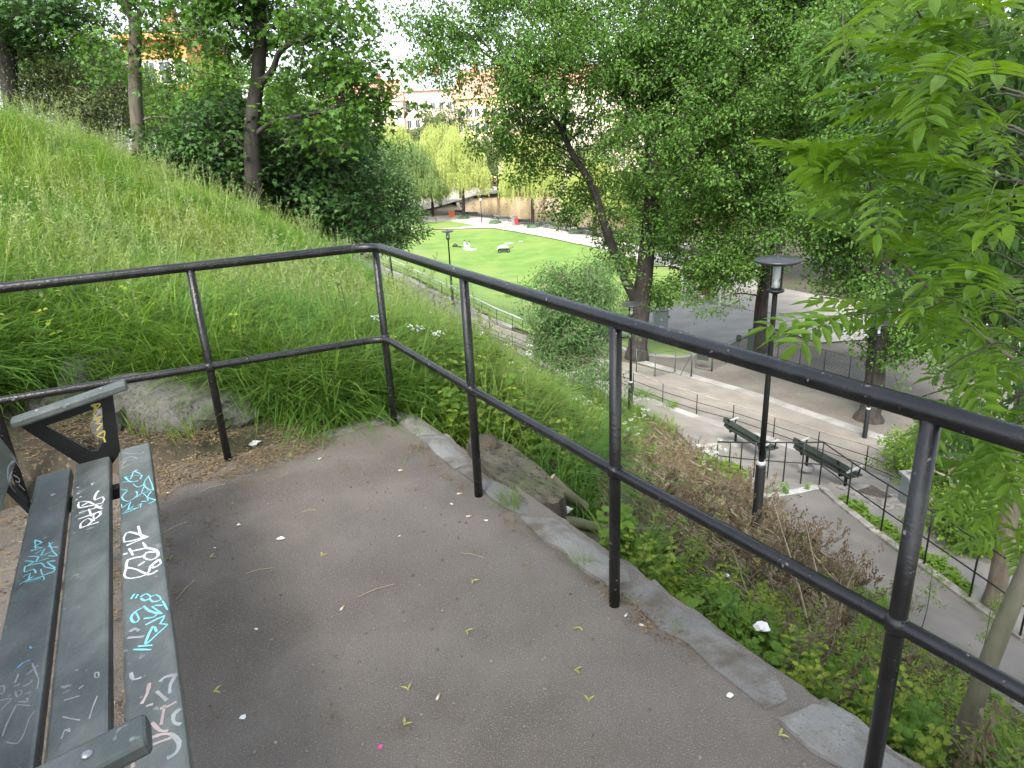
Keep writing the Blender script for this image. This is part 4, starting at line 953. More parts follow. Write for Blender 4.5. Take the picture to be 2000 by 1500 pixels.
# more trees behind the bank, toward the house
for px, py, y, lab, bl, n in ((470, 260, 42, 'pale tree behind the forked maple', [(440, 130, 50, 50), (520, 250, 90, 50), (420, 220, 60, 40), (600, 200, 60, 40)], 420), (180, 220, 40, 'background tree left of the orange house', [(180, 110, 80, 45), (100, 120, 70, 50), (240, 170, 40, 40)], 420)):
    g0 = gtop(*q(px, py, y)[:2])
    tree('background_tree', lab, 'trees behind the bank', ([g0, q(px, py-60, y), q(px, py-140, y)], .18, .06), [], [bp(a, b, y, c, d, 2.5) for a, b, c, d in bl], n, C_LIMEL, BARKD, 1.3, .7, shell=.1)
# rowan-like young tree by the ramp
yr = PG(1075, 700, 18)[1]; yr = 17.0
g0 = gtop(*q(1085, 740, yr)[:2])
tree('rowan_tree', 'young feathery rowan tree growing at the foot of the slope by the ramp', None, ([g0, q(1075, 690, yr), q(1062, 620, yr), q(1085, 560, yr)], .06, .02), [([q(1065, 640, yr), q(1110, 600, yr), q(1150, 560, yr)], .03, .012), ([q(1068, 660, yr), q(1040, 640, yr), q(1030, 600, yr)], .025, .01)],
     [bp(1120, 545, yr, 80, 40, .8), bp(1080, 600, yr, 45, 45, .7), bp(1140, 640, yr, 60, 50, .9), bp(1100, 680, yr, 50, 40, .7), bp(1170, 570, yr, 40, 40, .6), bp(1070, 650, yr, 30, 40, .5), bp(1150, 745, yr-1.5, 45, 35, .5)], 620, C_ROW, BARKG, .85, .3, shell=.15, twig_r=.01)

# ---- willows by the pond
def willow(base, hgt, rad, lab, protos, n=260, bark=BARKD):
    b = np.array(base); t = thing('willow_tree', lab, 'tree', b, 'weeping willows round the pond')
    MB().tube(spline([b-[0, 0, .3], b+[.15, 0, hgt*.3], b+[0, 0, hgt*.62]], 5), np.linspace(.3, .12, 11), 8).build('trunk', bark, t, True)
    for k in range(5):
        a = k*2*PI/5+.4; e = b+np.array([math.cos(a)*rad*.6, math.sin(a)*rad*.6, hgt*.85]); MB().tube(spline([b+[0, 0, hgt*.4], b+[math.cos(a)*rad*.25, math.sin(a)*rad*.25, hgt*.68], e], 4), np.linspace(.12, .04, 9), 5).build('branch', bark, t, True)
    u = rng.uniform(0, 1, n); a = rng.uniform(0, 2*PI, n); r = rad*np.sqrt(u)
    zt = hgt*(1-.42*u**1.1)*(1+.1*np.sin(a*3+hgt)); dz = rng.uniform(0, 1, n)**1.3*hgt*.42*(.35+u)
    P = b+np.column_stack([r*np.cos(a), r*np.sin(a), np.maximum(zt-dz, hgt*(.48+.10*rng.uniform(0, 1, n)))])
    scatter('crown', P, rrot(n, .12), rng.uniform(.8, 1.25, n)*hgt/11, protos, t)
for px, py, hp, rp, lab, pr in ((906, 428, 168, 52, 'tall yellow green weeping willow with thin trunk left of the lamp by the pond', C_WIL), (815, 437, 150, 60, 'darker green weeping willow nearest the lawn corner', C_WILG), (845, 424, 100, 34, 'low green willow just behind the nearest willow', C_WILG),
                                (775, 420, 170, 60, 'yellow willow behind the darker green willow', C_WIL), (1040, 443, 180, 58, 'yellow green weeping willow standing right of the red bin', C_WIL), (1160, 462, 150, 60, 'yellow willow half hidden behind the central lime', C_WIL), (860, 405, 150, 50, 'pale willow at the back between the two left willows', C_WIL)):
    g0 = PG(px, py, 60); k = camz(g0)/FPX; willow(g0, hp*k, rp*k, lab, pr)
# planting rings at the willow feet
for px, py, lab in ((906, 428, 'green planted ring round the foot of the left pond willow'), (967, 437, 'low green mound between two pond benches'), (1042, 445, 'green planted ring at the foot of the willow by the red bin'), (1124, 457, 'low green mound on the promenade at right')):
    g0 = PG(px, py, 60); t = thing('planted_mound', lab, 'planter', g0, 'planted mounds on the promenade')
    MB().blob(g0+[0, 0, .1], (1.0, 1.0, .45), 2, .3, 2.5, px).build('mound', mat('mound_green', (.05, .085, .05), (.08, .12, .07), 3, .9, 1, 6), t, True)
    P = g0+rvec()*0+np.column_stack([rng.normal(0, .5, 40), rng.normal(0, .5, 40), rng.uniform(.2, .5, 40)]); scatter('foliage', P, rrot(40, .5), rng.uniform(.5, .9, 40), C_LILAC, t)
# far tree belt in front of the houses
for px, py, y, w_, h_, lab in ((700, 330, 150, 60, 60, 'far green tree left of the willows under the pale house'), (850, 260, 158, 45, 50, 'far grey green tree above the left willows'), (800, 290, 150, 40, 40, 'far olive tree behind the yellow willow'), (970, 310, 152, 50, 60, 'far tree right of the bare tree'), (1060, 300, 150, 60, 50, 'far tree seen through the left branches of the central lime'),
                          (1180, 300, 150, 70, 60, 'far tree hidden behind the central lime trunk'), (1320, 300, 150, 70, 60, 'far tree behind the lime crown, middle'), (1480, 290, 150, 80, 60, 'far tree behind the slender lime'), (1640, 270, 150, 80, 60, 'far tree in front of the yellow house'), (1800, 280, 150, 80, 60, 'far tree low behind the ash leaves'), (1950, 290, 150, 90, 70, 'far tree at the right picture edge'),
                          (560, 330, 140, 80, 50, 'far tree behind the maple thicket'), (1250, 380, 120, 60, 40, 'lower far tree between lime trunks'), (1420, 420, 110, 90, 35, 'low far bush row tree beyond the gravel court'), (1620, 430, 110, 90, 40, 'low far tree beyond the court, right')):
    g0 = gtop(*q(px, py, y)[:2]); c, r = bp(px, py, y, w_, h_, 4)
    tree('far_tree', lab, 'far trees along the other shore', ([g0, lerp(g0, c, .5), c], .3, .1), [], [(c, r), (c+[r[0]*.4, 0, r[2]*.4], r*.6), (c-[r[0]*.4, 0, r[2]*.3], r*.7)], 260, C_FAR, BARKD, 1.1, 1.1, shell=.1, per=7)
# bare twiggy tree
g0 = gtop(*q(895, 330, 147)[:2]); t = thing('bare_tree', 'bare brown twiggy tree in front of the far houses', 'tree', g0); tp = q(895, 215, 147); MB().tube(spline([g0, lerp(g0, tp, .5), tp], 4), np.linspace(.3, .06, 9), 6).build('trunk', BARKG, t, True)
m = MB()
for k in range(110):
    s = lerp(g0, tp, rng.uniform(.25, .95)); e = s+np.array([rng.normal(0, 1.7), rng.normal(0, 1.5), rng.uniform(1.2, 4.5)]); m.tube(spline([s, lerp(s, e, .5)+rng.normal(0, .3, 3), e], 2), np.linspace(.07, .02, 5), 3, False)
m.build('twigs', BARKG, t, True, kind='stuff')

# ================================================================== GRASS AND HERBS ON THE SLOPE
def pxpoly(pts, r=1.2): return [tuple(PG(px, py, r)[:2]) for px, py in pts]
PATHS = [gp(bench_near+bench_far, 10.5), gp(ramp_near+ramp_far, 16), gp([(1484, 972), (1597, 957), (1716, 1052), (1886, 1178), (2120, 1340), (2120, 1480), (1960, 1370), (1740, 1190), (1540, 1035)], 9)]
PLATG = [(-0.84, 4.10), (-0.50, 4.02), (2.75, -1.2), (2.7, -6), (-3.0, -6), (-2.9, 0.4), (-3.0, 3.3), (-2.45, 3.98), (-1.7, 4.04), (-1.28, 3.84)]
def polar(n, r0, r1, a0, a1, p=1.0):
    r = r0+(r1-r0)*rng.uniform(0, 1, n)**p; a = np.radians(rng.uniform(a0, a1, n)); return r*np.sin(a), r*np.cos(a)
STUMPZ = [tuple(PZ(px, py, -.25)[:2]) for px, py in ((925, 875), (1010, 880), (1100, 915), (1190, 985), (1290, 1010), (1290, 1045), (1130, 1050), (1050, 1030), (940, 950))]
def keep(x, y, bare=()):
    k = ~inpoly(x, y, PLATG) & ~(inpoly(x, y, STUMPZ) & (rng.uniform(0, 1, len(x)) < .85))
    for P in PATHS+list(bare): k &= ~inpoly(x, y, [tuple(p) for p in P])
    return x[k], y[k]
BRUSH = pxpoly([(1120, 1020), (1200, 870), (1300, 830), (1480, 965), (1600, 1040), (1690, 1120), (1660, 1260), (1500, 1240), (1330, 1120), (1190, 1075)])
HERBZ = pxpoly([(770, 800), (800, 720), (870, 670), (1000, 655), (1100, 725), (1230, 800), (1300, 850), (1200, 900), (1110, 1010), (1000, 940), (900, 880)])
LOWZ = pxpoly([(1200, 1120), (1330, 1120), (1500, 1240), (1660, 1260), (1780, 1180), (1960, 1370), (2100, 1500), (2000, 1700), (1720, 1540), (1480, 1330)])
def put(name, x, y, protos, s0, s1, tilt=.12, dz=0.0):
    z = hz(x, y)+dz; return scatter(name, np.column_stack([x, y, z]), rrot(len(x), tilt), rng.uniform(s0, s1, len(x)), protos)
# long meadow grass over the bank
x, y = polar(10500, 3.4, 24, -64, 14, 1.15); x, y = keep(x, y); k = ~(inpoly(x, y, BRUSH) | (inpoly(x, y, HERBZ) & (rng.uniform(0, 1, len(x)) < .55))); x, y = x[k], y[k]
n_ = np.array([mnoise.noise(Vector((a*.45, b*.45, 3))) for a, b in zip(x, y)]); deep = n_ > .12
put('meadow_grass', x[~deep], y[~deep], C_GRASS, .65, 1.25, .15)
put('meadow_grass', x[deep], y[deep], C_GRASSD, .65, 1.2, .15)
x, y = polar(1100, 8, 23, -62, -5, .8); x, y = keep(x, y); x2, y2 = polar(260, 4.8, 9, -55, 0, 1.0); x2, y2 = keep(x2, y2); x = np.concatenate([x, x2]); y = np.concatenate([y, y2]); k = hz(x, y) > -1.6; put('grass_seed_heads', x[k], y[k], C_SEED, .7, 1.1, .15)
# lush tufts behind the rocks and along the kerb
x, y = polar(1500, 3.6, 5.8, -46, -8, .9); x, y = keep(x, y); put('lush_grass', x, y, C_GRASSD, .7, 1.0, .25)
x, y = polar(2600, 3.9, 16, -16, 12, 1.1); x, y = keep(x, y); k = inpoly(x, y, HERBZ); x, y = x[k], y[k]
put('slope_herbs', x[::3], y[::3], C_HERBY, .6, 1.2, .2); put('slope_herbs', x[1::3], y[1::3], C_HERB, .7, 1.2, .2); put('low_herbs', x[2::3], y[2::3], C_LOW, .8, 1.4, .2)
x, y = polar(2000, 4.5, 18, -45, -2, 1.1); x, y = keep(x, y); put('meadow_herbs', x, y, C_HERBY+C_HERB, .6, 1.0, .2)
# slope on the right: herbs, umbels, nettles
x, y = polar(9000, 1.6, 16, 8, 62, 1.0); x, y = keep(x, y, [BRUSH]); lw = inpoly(x, y, LOWZ)
lk = np.where(lw)[0]; put('low_herbs', x[lk][::2], y[lk][::2], C_LOW, .3, .7, .3); put('slope_herbs', x[lk][1::4], y[lk][1::4], C_HERBY+C_HERB[:1], .35, .7, .3); put('dead_brush', x[lk][3::8], y[lk][3::8], C_DEAD, .35, .6, .8)
u = (~lw) & (rng.uniform(0, 1, len(x)) < .6); put('slope_herbs', x[u][::2], y[u][::2], C_HERB, .5, .9, .2); put('slope_grass', x[u][1::2], y[u][1::2], C_GRASS, .4, .8, .2)
WUMB = pxpoly([(1240, 790), (1330, 850), (1420, 920), (1500, 975), (1440, 985), (1300, 880), (1200, 810)])
for P, n in ((WUMB, 18), (HERBZ, 45)):
    a = np.array(P); x = rng.uniform(a[:, 0].min(), a[:, 0].max(), n*6); y = rng.uniform(a[:, 1].min(), a[:, 1].max(), n*6); k = inpoly(x, y, P); x, y = keep(x[k][:n], y[k][:n]); put('cow_parsley', x, y, C_UMB, .7, 1.1, .15)
# sunlit weed strip between lower ramp and path, verge by the benches
for pts, n in (([(1640, 985), (1720, 1044), (1890, 1165), (1900, 1150), (1730, 1030), (1650, 978)], 260), ([(1400, 905), (1465, 925), (1440, 950), (1420, 945)], 120)):
    P = pxpoly(pts, 10); a = np.array(P); x = rng.uniform(a[:, 0].min(), a[:, 0].max(), n*8); y = rng.uniform(a[:, 1].min(), a[:, 1].max(), n*8); k = inpoly(x, y, P); put('verge_grass', x[k][:n], y[k][:n], C_SHORT+C_LOW[:1], .6, 1.1, .2, .03)
# dead brush: dry leafy twigs and long cut branches lying on the slope
a = np.array(BRUSH); x = rng.uniform(a[:, 0].min(), a[:, 0].max(), 6000); y = rng.uniform(a[:, 1].min(), a[:, 1].max(), 6000); k = inpoly(x, y, BRUSH); x, y = keep(x[k][:1050], y[k][:1050])
scatter('dead_brush', np.column_stack([x, y, hz(x, y)+rng.uniform(-.02, .15, len(x))]), np.column_stack([rng.normal(0, .75, len(x)), rng.normal(0, .75, len(x)), rng.uniform(0, 2*PI, len(x))]), rng.uniform(.4, .85, len(x)), C_DEAD)
put('low_herbs', x[::2], y[::2], C_LOW+C_HERBY[:1], .4, .8, .3)
CREST = pxpoly([(1450, 950), (1600, 1040), (1700, 1125), (1780, 1190), (1700, 1210), (1600, 1130), (1480, 1040)]); a = np.array(CREST); xc = rng.uniform(a[:, 0].min(), a[:, 0].max(), 1500); yc = rng.uniform(a[:, 1].min(), a[:, 1].max(), 1500); kc = inpoly(xc, yc, CREST); xc, yc = keep(xc[kc][:110], yc[kc][:110]); put('dead_brush', xc, yc, C_DEAD, .7, 1.25, .45)
m = MB()
for k in range(300):
    i = rng.integers(0, len(x)); an = rng.normal(-.5, .9); L = rng.uniform(.5, 2.0); c = np.array([x[i], y[i]]); d = np.array([math.cos(an), math.sin(an)])
    P = []
    for t in np.linspace(-.5, .5, 6):
        w2 = c+d*L*t+rng.normal(0, .03, 2); P.append((w2[0], w2[1], h1(*w2)+.06+.22*rng.uniform(0, 1)*abs(t)*2+.05*rng.uniform(0, 1)))
    r = rng.uniform(.004, .013); m.tube(spline(P, 2), np.linspace(r, r*.35, 11), 5, False)
m.build('brush_branches', TWIG, None, True, kind='stuff')
m = MB()   # pale leafless stems rising from the brush
for k in range(9):
    b = PG(1585+k*9, 1300-k*4, 1.2); e = b+np.array([rng.normal(.05, .25), rng.normal(0, .2), rng.uniform(.45, .8)]); m.tube(spline([b, lerp(b, e, .5)+rng.normal(0, .05, 3), e], 4), np.linspace(.008, .002, 9), 5, False)
m.build('bare_stems', mat('pale_stem', (.30, .26, .16), (.36, .31, .2), 10, .8), None, True, kind='stuff')

# ---- stump, logs and rubbish beside the kerb
sb = PG(1010, 985, 2.0); sc_ = PZ(1006, 922, -.02); 
st = thing('tree_stump', 'old mossy cut stump with slanting flat top just outside the kerb', 'stump', (sc_[0], sc_[1], -.55))
n = 28; vs = []; AX = np.array([U_RAIL[0], U_RAIL[1], 0]); AY = np.array([N_RAIL[0], N_RAIL[1], 0])
for lay, (zz, k) in enumerate(((-.75, 1.25), (-.35, 1.02), (-.08, .97), (0.0, .95))):
    for i in range(n):
        a = 2*PI*i/n; r = k*(1+.13*mnoise.noise(Vector((math.cos(a)*2.2, math.sin(a)*2.2, 1.3)))+.05*math.sin(a*9)*(1.2-lay*.2)); p = sc_+AX*math.cos(a)*.36*r+AY*math.sin(a)*.17*r
        tilt = (-.06*math.cos(a)*r-.05*math.sin(a)) if lay > 1 else 0; vs.append((p[0], p[1], zz+tilt+.02*mnoise.noise(Vector((a*3, lay, 5)))))
m = MB().add(vs, [(l*n+i, l*n+(i+1) % n, (l+1)*n+(i+1) % n, (l+1)*n+i) for l in range(3) for i in range(n)]); m.build('bark', mat('stump_bark', (.05, .04, .03), (.13, .105, .075), 14, .95, 1, 30, stretch=(1, 1, .2)), st, True)
MB().add([tuple(sc_+[0, 0, -.004])]+[vs[3*n+i] for i in range(n)], [(0, i+1, (i+1) % n+1) for i in range(n)]).build('cut_face', OLDW, st)
MB().blob(sc_-AX*.30+[0, 0, .02], (.10, .09, .06), 2, .5, 3, 5).build('rotten_wood', mat('rotten_wood', (.06, .045, .03), (.11, .085, .06), 12, .95, 1, 40), st, True)
def log(path, r0, r1, lab, ends=(True, False)):
    P = spline(path, 5); t = thing('cut_branch', lab, 'branch', P[0], 'cut branches beside the stump'); m = MB(); m.tube(P, np.linspace(r0, r1, len(P)), 10, not ends[0]); m.build('bark', BARKG, t, True)
    if ends[0]:
        d = P[0]-P[1]; d /= np.linalg.norm(d); a = np.cross(d, [0, 0, 1.0]); a /= np.linalg.norm(a); b = np.cross(d, a)
        MB().add([P[0]+(a*math.cos(k*PI/6)+b*math.sin(k*PI/6))*r0*1.01+d*.001 for k in range(12)], [tuple(range(12))]).build('cut_end', CUTW, t)
q1 = lambda px, py, z: PZ(px, py, z)
log([q1(1076, 934, -.10), q1(1105, 962, -.18), q1(1142, 990, -.30)], .030, .027, 'short cut branch with a white end leaning behind the stump')
log([q1(1104, 1022, -.22), q1(1125, 1022, -.24), q1(1170, 1030, -.32), q1(1230, 1036, -.45), q1(1310, 1030, -.60)], .036, .010, 'long cut branch with a pale chopped end below the stump')
log([q1(1345, 1166, -.36), q1(1375, 1190, -.50), q1(1440, 1215, -.7), q1(1520, 1225, -.95)], .030, .012, 'branch with round orange cut end among the green herbs')
log([PG(1300, 960, 1.2)+[0, 0, .25], PG(1400, 985, 1.2)+[0, 0, .2], PG(1520, 1010, 1.2)+[0, 0, .2]], .02, .01, 'long grey branch lying across the dry brush', (False, False))
def paper(px, py, z, s, lab, seed, m=PAPER, name='paper_scrap', cat='litter', grp=None, dz=0.0, fl=.5):
    p = PZ(px, py, z) if z is not None else PG(px, py, 1.2)
    return single(name, MB().blob(p+[0, 0, s*fl*.6+dz], (s, s*.8, s*fl), 2, .7, 2.6, seed), m, lab, cat, grp)
paper(1102, 1000, -.26, .035, 'crumpled white tissue lying by the stump and pale branch end', 2)
paper(497, 868, .0, .030, 'crushed white paper cup at the tip of the long boulder', 9, name='crushed_cup')
paper(1482, 1280, None, .03, 'white tissue in the green herbs below the kerb', 4, dz=.12)
paper(1415, 1165, None, .02, 'small white flower like scrap in the brush', 6, dz=.15)
paper(1692, 1398, None, .022, 'orange wrapper lying in the herbs by the railing post', 7, mat('orange_wrapper', (.6, .16, .03), None, rough=.5), dz=.1)

# ---- small things lying on the asphalt
def butt(px, py, ang, lab, L=.026):
    p = PZ(px, py, .0045); d = np.array([math.cos(ang), math.sin(ang), 0]); t = thing('cigarette_butt', lab, 'cigarette butt', p-[0, 0, .004], 'cigarette butts on the asphalt')
    MB().tube([p-d*L*.5, p+d*L*.12], .0039, 8).build('paper', BUTT, t, True); MB().tube([p+d*L*.12, p+d*L*.5], .0040, 8).build('filter', FILT, t, True)
for px, py, an, lab in ((1255, 1221, -.5, 'cigarette butt on the kerb stone below the second right post'), (898, 964, .1, 'cigarette butt beside the middle railing post'), (916, 1008, .2, 'cigarette butt on the asphalt below the middle post'), (1225, 1172+28, .8, 'cigarette butt at the foot of the post in front'), (669, 1187, 1.2, 'pale cigarette butt in the middle of the platform'), (626, 895, .9, 'cigarette butt on the asphalt near the far corner'), (331, 962, .4, 'white cigarette butt beside the front seat slat'), (856, 1360, 1.3, 'cigarette butt near the bottom middle of the picture'), (783, 918, .2, 'short cigarette butt by the leaf litter near the far kerb'), (1200, 1108, .3, 'cigarette butt lying in the dirt along the kerb')):
    butt(px, py, an, lab)
def seed_pair(px, py, ang, lab, S=.026):
    p = PZ(px, py, .003); m = MB()
    for sg in (1, -1):
        d = np.array([math.cos(ang+sg*.75), math.sin(ang+sg*.75), .12]); leaf(m, p, d, (0, 0, 1), S, S*.36, .3)
    m.blob(p, (.004, .004, .003), 1, .1)
    single('maple_key', m, SEEDM, lab, 'seed', 'yellow maple keys on the asphalt')
for px, py, an, lab in ((923, 1134, -.8, 'yellow maple key upper right of the platform middle'), (911, 1232, -.6, 'bright yellow maple key in the middle of the platform'), (1131, 1225, -1.9, 'yellow maple key nearest the front post'), (1124, 1308, -.4, 'curled yellow maple key right of centre near the bottom'), (790, 1415, .9, 'yellow maple key at the bottom of the platform'), (419, 1350, .3, 'yellow maple key beside the bench armrest'), (797, 1346, 2.0, 'small green maple key left of the bottom centre'), (411, 1088, .5, 'yellow green maple key by the graffitied front slat'), (332, 1092, 2.2, 'maple key touching the edge of the front slat'), (628, 1085, 1.0, 'tiny yellow maple key left of the platform middle'), (1150, 1368, 1.4, 'yellowish maple key low on the right of the platform'), (1523, 1435, .2, 'brownish maple key on the asphalt beside the last kerb stone')):
    seed_pair(px, py, an, lab)
def flat_scrap(px, py, s, lab, m=PAPER):
    p = PZ(px, py, .004); n = 7; vs = [p+np.array([math.cos(k*2*PI/n)*s*rng.uniform(.5, 1.1), math.sin(k*2*PI/n)*s*rng.uniform(.4, 1), rng.uniform(0, .006)]) for k in range(n)]
    single('paper_scrap', MB().prism(vs, (0, 0, .0012)), m, lab, 'litter', 'white scraps on the asphalt')
for px, py, s, lab in ((548, 1053, .018, 'white flattened scrap left of the platform middle'), (467, 1026, .010, 'small white scrap beside the bench front'), (420, 1071, .007, 'tiny pale scrap near the graffitied slat'), (500, 1230, .007, 'tiny white scrap right of the bench'), (474, 1402, .012, 'white scrap near the lower left of the asphalt'), (1427, 1360, .012, 'white scrap on the big kerb stone at the lower right'), (882, 985, .010, 'white fleck near the middle post base'), (950, 1017, .012, 'white scrap beside the kerb below the middle post'), (780, 1048, .007, 'tiny white scrap in the upper middle of the asphalt')):
    flat_scrap(px, py, s, lab)
flat_scrap(743, 1460, .007, 'tiny pink bit at the bottom edge of the asphalt', mat('pink_bit', (.6, .05, .25), None, rough=.5))
def zone_scatter(name, pts, n, protos, s0, s1, z=0.002, tilt=.1):
    P = [tuple(PZ(px, py, 0)[:2]) for px, py in pts]; a = np.array(P); x = rng.uniform(a[:, 0].min(), a[:, 0].max(), n*12); y = rng.uniform(a[:, 1].min(), a[:, 1].max(), n*12); k = inpoly(x, y, P); x, y = x[k][:n], y[k][:n]
    scatter(name, np.column_stack([x, y, np.maximum(z, hz(x, y)+.004)]), rrot(len(x), tilt), rng.uniform(s0, s1, len(x)), protos)
zone_scatter('leaf_litter', [(290, 905), (440, 885), (620, 855), (650, 862), (560, 900), (430, 935), (330, 945), (300, 1000)], 230, C_LIT, .6, 1.2)
zone_scatter('leaf_litter', [(60, 880), (200, 870), (300, 865), (450, 870), (620, 848), (620, 856), (440, 888), (290, 908), (60, 930)], 160, C_LIT, .7, 1.4, .03)
zone_scatter('leaf_litter', [(300, 900), (640, 860), (700, 870), (480, 990), (320, 1200)], 26, C_LIT, .4, .9)
zone_scatter('leaf_litter', [(770, 840), (860, 900), (1000, 1010), (1150, 1110), (1330, 1240), (1400, 1330), (1180, 1170), (960, 1000), (800, 880)], 90, C_LIT, .4, .9)
zone_scatter('leaf_litter', [(1190, 1150), (1260, 1180), (1300, 1250), (1230, 1220)], 14, C_LIT, .5, 1)
zone_scatter('leaf_litter', [(0, 930), (60, 930), (150, 920), (300, 880), (330, 1500), (0, 1500)], 200, C_LIT, .6, 1.2)
zone_scatter('grit', [(320, 920), (760, 830), (1700, 1550), (370, 1550)], 4200, C_GRIT, .002, .006)
zone_scatter('grit', [(320, 920), (760, 830), (1700, 1550), (370, 1550)], 260, C_GRIT, .008, .016)
zone_scatter('leaf_litter', [(380, 1000), (760, 860), (1500, 1480), (380, 1480)], 22, C_LIT, .25, .6)
m = MB()
for px, py, L, an in ((320, 1040, .10, .9), (700, 1165, .14, .5), (390, 960, .12, .6), (880, 900, .15, .5), (1400, 1290, .1, -.8), (345, 1170, .12, 1.4), (900, 1080, .1, -.4), (590, 1000, .06, .2), (480, 1120, .1, .3)):
    p = PZ(px, py, .004); d = np.array([math.cos(an), math.sin(an), 0]); m.tube([p, p+d*L*.5+[0, 0, .006], p+d*L], .0012, 4, False)
m.build('dry_straw', mat('dry_straw', (.42, .34, .2), None, rough=.8), None, True, kind='stuff')
# tufts growing in the kerb joints
pts = [(1005, 985), (1000, 1000), (990, 985), (1010, 1000), (1330, 1238), (1215, 1180), (1140, 1110), (1135, 1108), (290, 892), (370, 897), (60, 880), (90, 890), (75, 900), (40, 890), (110, 885), (245, 840), (250, 860), (260, 850), (520, 850), (540, 850), (560, 845), (580, 848), (600, 842)]
P = np.array([PZ(px+random.uniform(-5, 5), py+random.uniform(-5, 5), -.01) for px, py in pts]); P[:, 2] = np.maximum(-.01, hz(P[:, 0], P[:, 1])); scatter('joint_grass', P, rrot(len(P), .3), np.where(np.arange(len(P)) < 8, rng.uniform(.12, .3, len(P)), rng.uniform(.3, .6, len(P))), C_GRASS)

# ================================================================== ASH TREE at the right, near
yb = 2.3
ab = PG(1848, 1500, 1.0)
ash = thing('ash_tree', 'young ash tree with leaning stem and bright pinnate leaves close at the right', 'tree', ab)
k9 = lambda px, py, y: PY(px, py, y)
ATR = spline([ab-[0, 0, .15], k9(1925, 1310, ab[1]), k9(1995, 1135, ab[1]+.05), k9(2070, 960, ab[1]+.2), k9(2120, 760, 2.5), k9(2140, 400, 2.6), k9(2120, 0, 2.6), k9(2110, -250, 2.6), k9(2090, -480, 2.55)], 6)
MB().tube(ATR, np.linspace(.032, .004, len(ATR)), 10).build('trunk', BARKG, ash, True)
BR = [[(2130, 800, 2.9), (1966, 692, 2.9), (1765, 518, 2.75), (1694, 420, 2.65), (1700, 357, 2.6), (1660, 320, 2.55)], [(2120, 600, 2.6), (1900, 575, 2.5), (1800, 605, 2.4), (1640, 615, 2.3)], [(2130, 130, 2.8), (1900, 110, 2.7), (1820, 60, 2.6), (1790, 20, 2.5)], [(2130, 350, 2.9), (1900, 330, 2.8), (1800, 275, 2.7), (1730, 262, 2.6)],
      [(2130, 430, 2.7), (1920, 410, 2.6), (1800, 385, 2.5), (1720, 350, 2.4)], [(2130, 520, 3.1), (1920, 480, 3.0), (1820, 450, 2.9), (1740, 430, 2.8)], [(2130, 240, 2.5), (1940, 210, 2.4), (1850, 175, 2.4), (1790, 165, 2.3)], [(2130, 20, 3.0), (1950, -20, 2.9), (1850, -30, 2.8)], [(2130, 760, 2.6), (1960, 720, 2.5), (1890, 745, 2.4), (1800, 775, 2.4)], [(2130, 860, 2.8), (1980, 830, 2.7), (1900, 850, 2.6)], [(2130, 660, 3.2), (1950, 640, 3.2), (1850, 660, 3.1)], [(2130, 300, 3.3), (1980, 270, 3.3), (1880, 240, 3.2), (1830, 250, 3.2)], [(2130, 80, 2.4), (2000, 60, 2.4), (1930, 40, 2.35)], [(2130, 700, 2.3), (1980, 680, 2.25), (1900, 690, 2.2), (1850, 720, 2.2)], [(2130, 950, 2.7), (2000, 920, 2.65), (1930, 930, 2.6)], [(2130, 560, 2.2), (1990, 540, 2.2), (1900, 520, 2.15)], [(2130, 170, 2.2), (2010, 150, 2.2), (1930, 130, 2.15), (1870, 110, 2.1)], [(2130, 1050, 2.9), (2010, 1020, 2.85), (1960, 1030, 2.8)], [(2130, 380, 2.2), (2020, 360, 2.2), (1940, 350, 2.15)], [(2130, -40, 2.5), (1900, -60, 2.5), (1800, -40, 2.4)], [(2130, 470, 3.4), (1950, 430, 3.4), (1800, 400, 3.3), (1720, 400, 3.3)]]
def ash_leaf_mesh(n, L, seed):
    m = MB(); fm = []; cv = lambda t: np.array([L*t, .03*math.sin(seed+t*3)*L, -L*.22*t*t])
    m.tube([cv(t) for t in np.linspace(0, 1, 6)], np.linspace(.0016, .0008, 6), 4, False); fm += [1]*len(m.f)
    for k in range(n):
        t = .28+.66*k/(n-1) if n > 1 else 1
        for sg in (1, -1):
            f0 = len(m.f); d = np.array([.55+.2*t, sg*1.0, -.18]); leaf(m, cv(t), d, (0, 0, 1), L*.34*(1.05-.25*abs(t-.6))*rng.uniform(.9, 1.1), L*.125, .22, .12); fm += [0]*(len(m.f)-f0)
    f0 = len(m.f); leaf(m, cv(1.0), (1, 0, -.4), (0, 0, 1), L*.36, L*.13, .22, .1); fm += [0]*(len(m.f)-f0)
    me = m.mesh('ash_leaf'); me.materials.append(L_ASH); me.materials.append(mat('leaf_stalk', (.14, .2, .05), None, rough=.6)); me.polygons.foreach_set('material_index', fm)
    return me
ALM = [ash_leaf_mesh(n, L, i) for i, (n, L) in enumerate(((5, .26), (6, .28), (5, .24), (6, .30), (4, .22)))]
def topx(p): c = RW.T@(np.array(p)-np.array([0, 0, EYE])); return c[0]/c[2]*FPX+1000, c[1]/c[2]*FPX+750
def put_leaf(base, d, up=(0, 0, 1), always=False):
    d = np.array(d, float); d /= np.linalg.norm(d)
    if not always:
        for f in (.05, .15, .27):                     # the photograph leaves the lamp and the trunk behind in view
            x_, y_ = topx(np.array(base)+d*f)
            if 1645 < x_ < 1790 and 618 < y_ < 880: return
    u = np.array(up, float)+rng.normal(0, .28, 3); s = np.cross(u, d); s /= np.linalg.norm(s); u = np.cross(d, s)
    o = bpy.data.objects.new('leaf', ALM[rng.integers(0, 5)]); COL.objects.link(o); o.parent = ash; sc = rng.uniform(.85, 1.12)
    M = Matrix(((d[0], s[0], u[0], base[0]-ab[0]), (d[1], s[1], u[1], base[1]-ab[1]), (d[2], s[2], u[2], base[2]-ab[2]), (0, 0, 0, 1)))
    o.matrix_local = M @ Matrix.Scale(sc, 4)
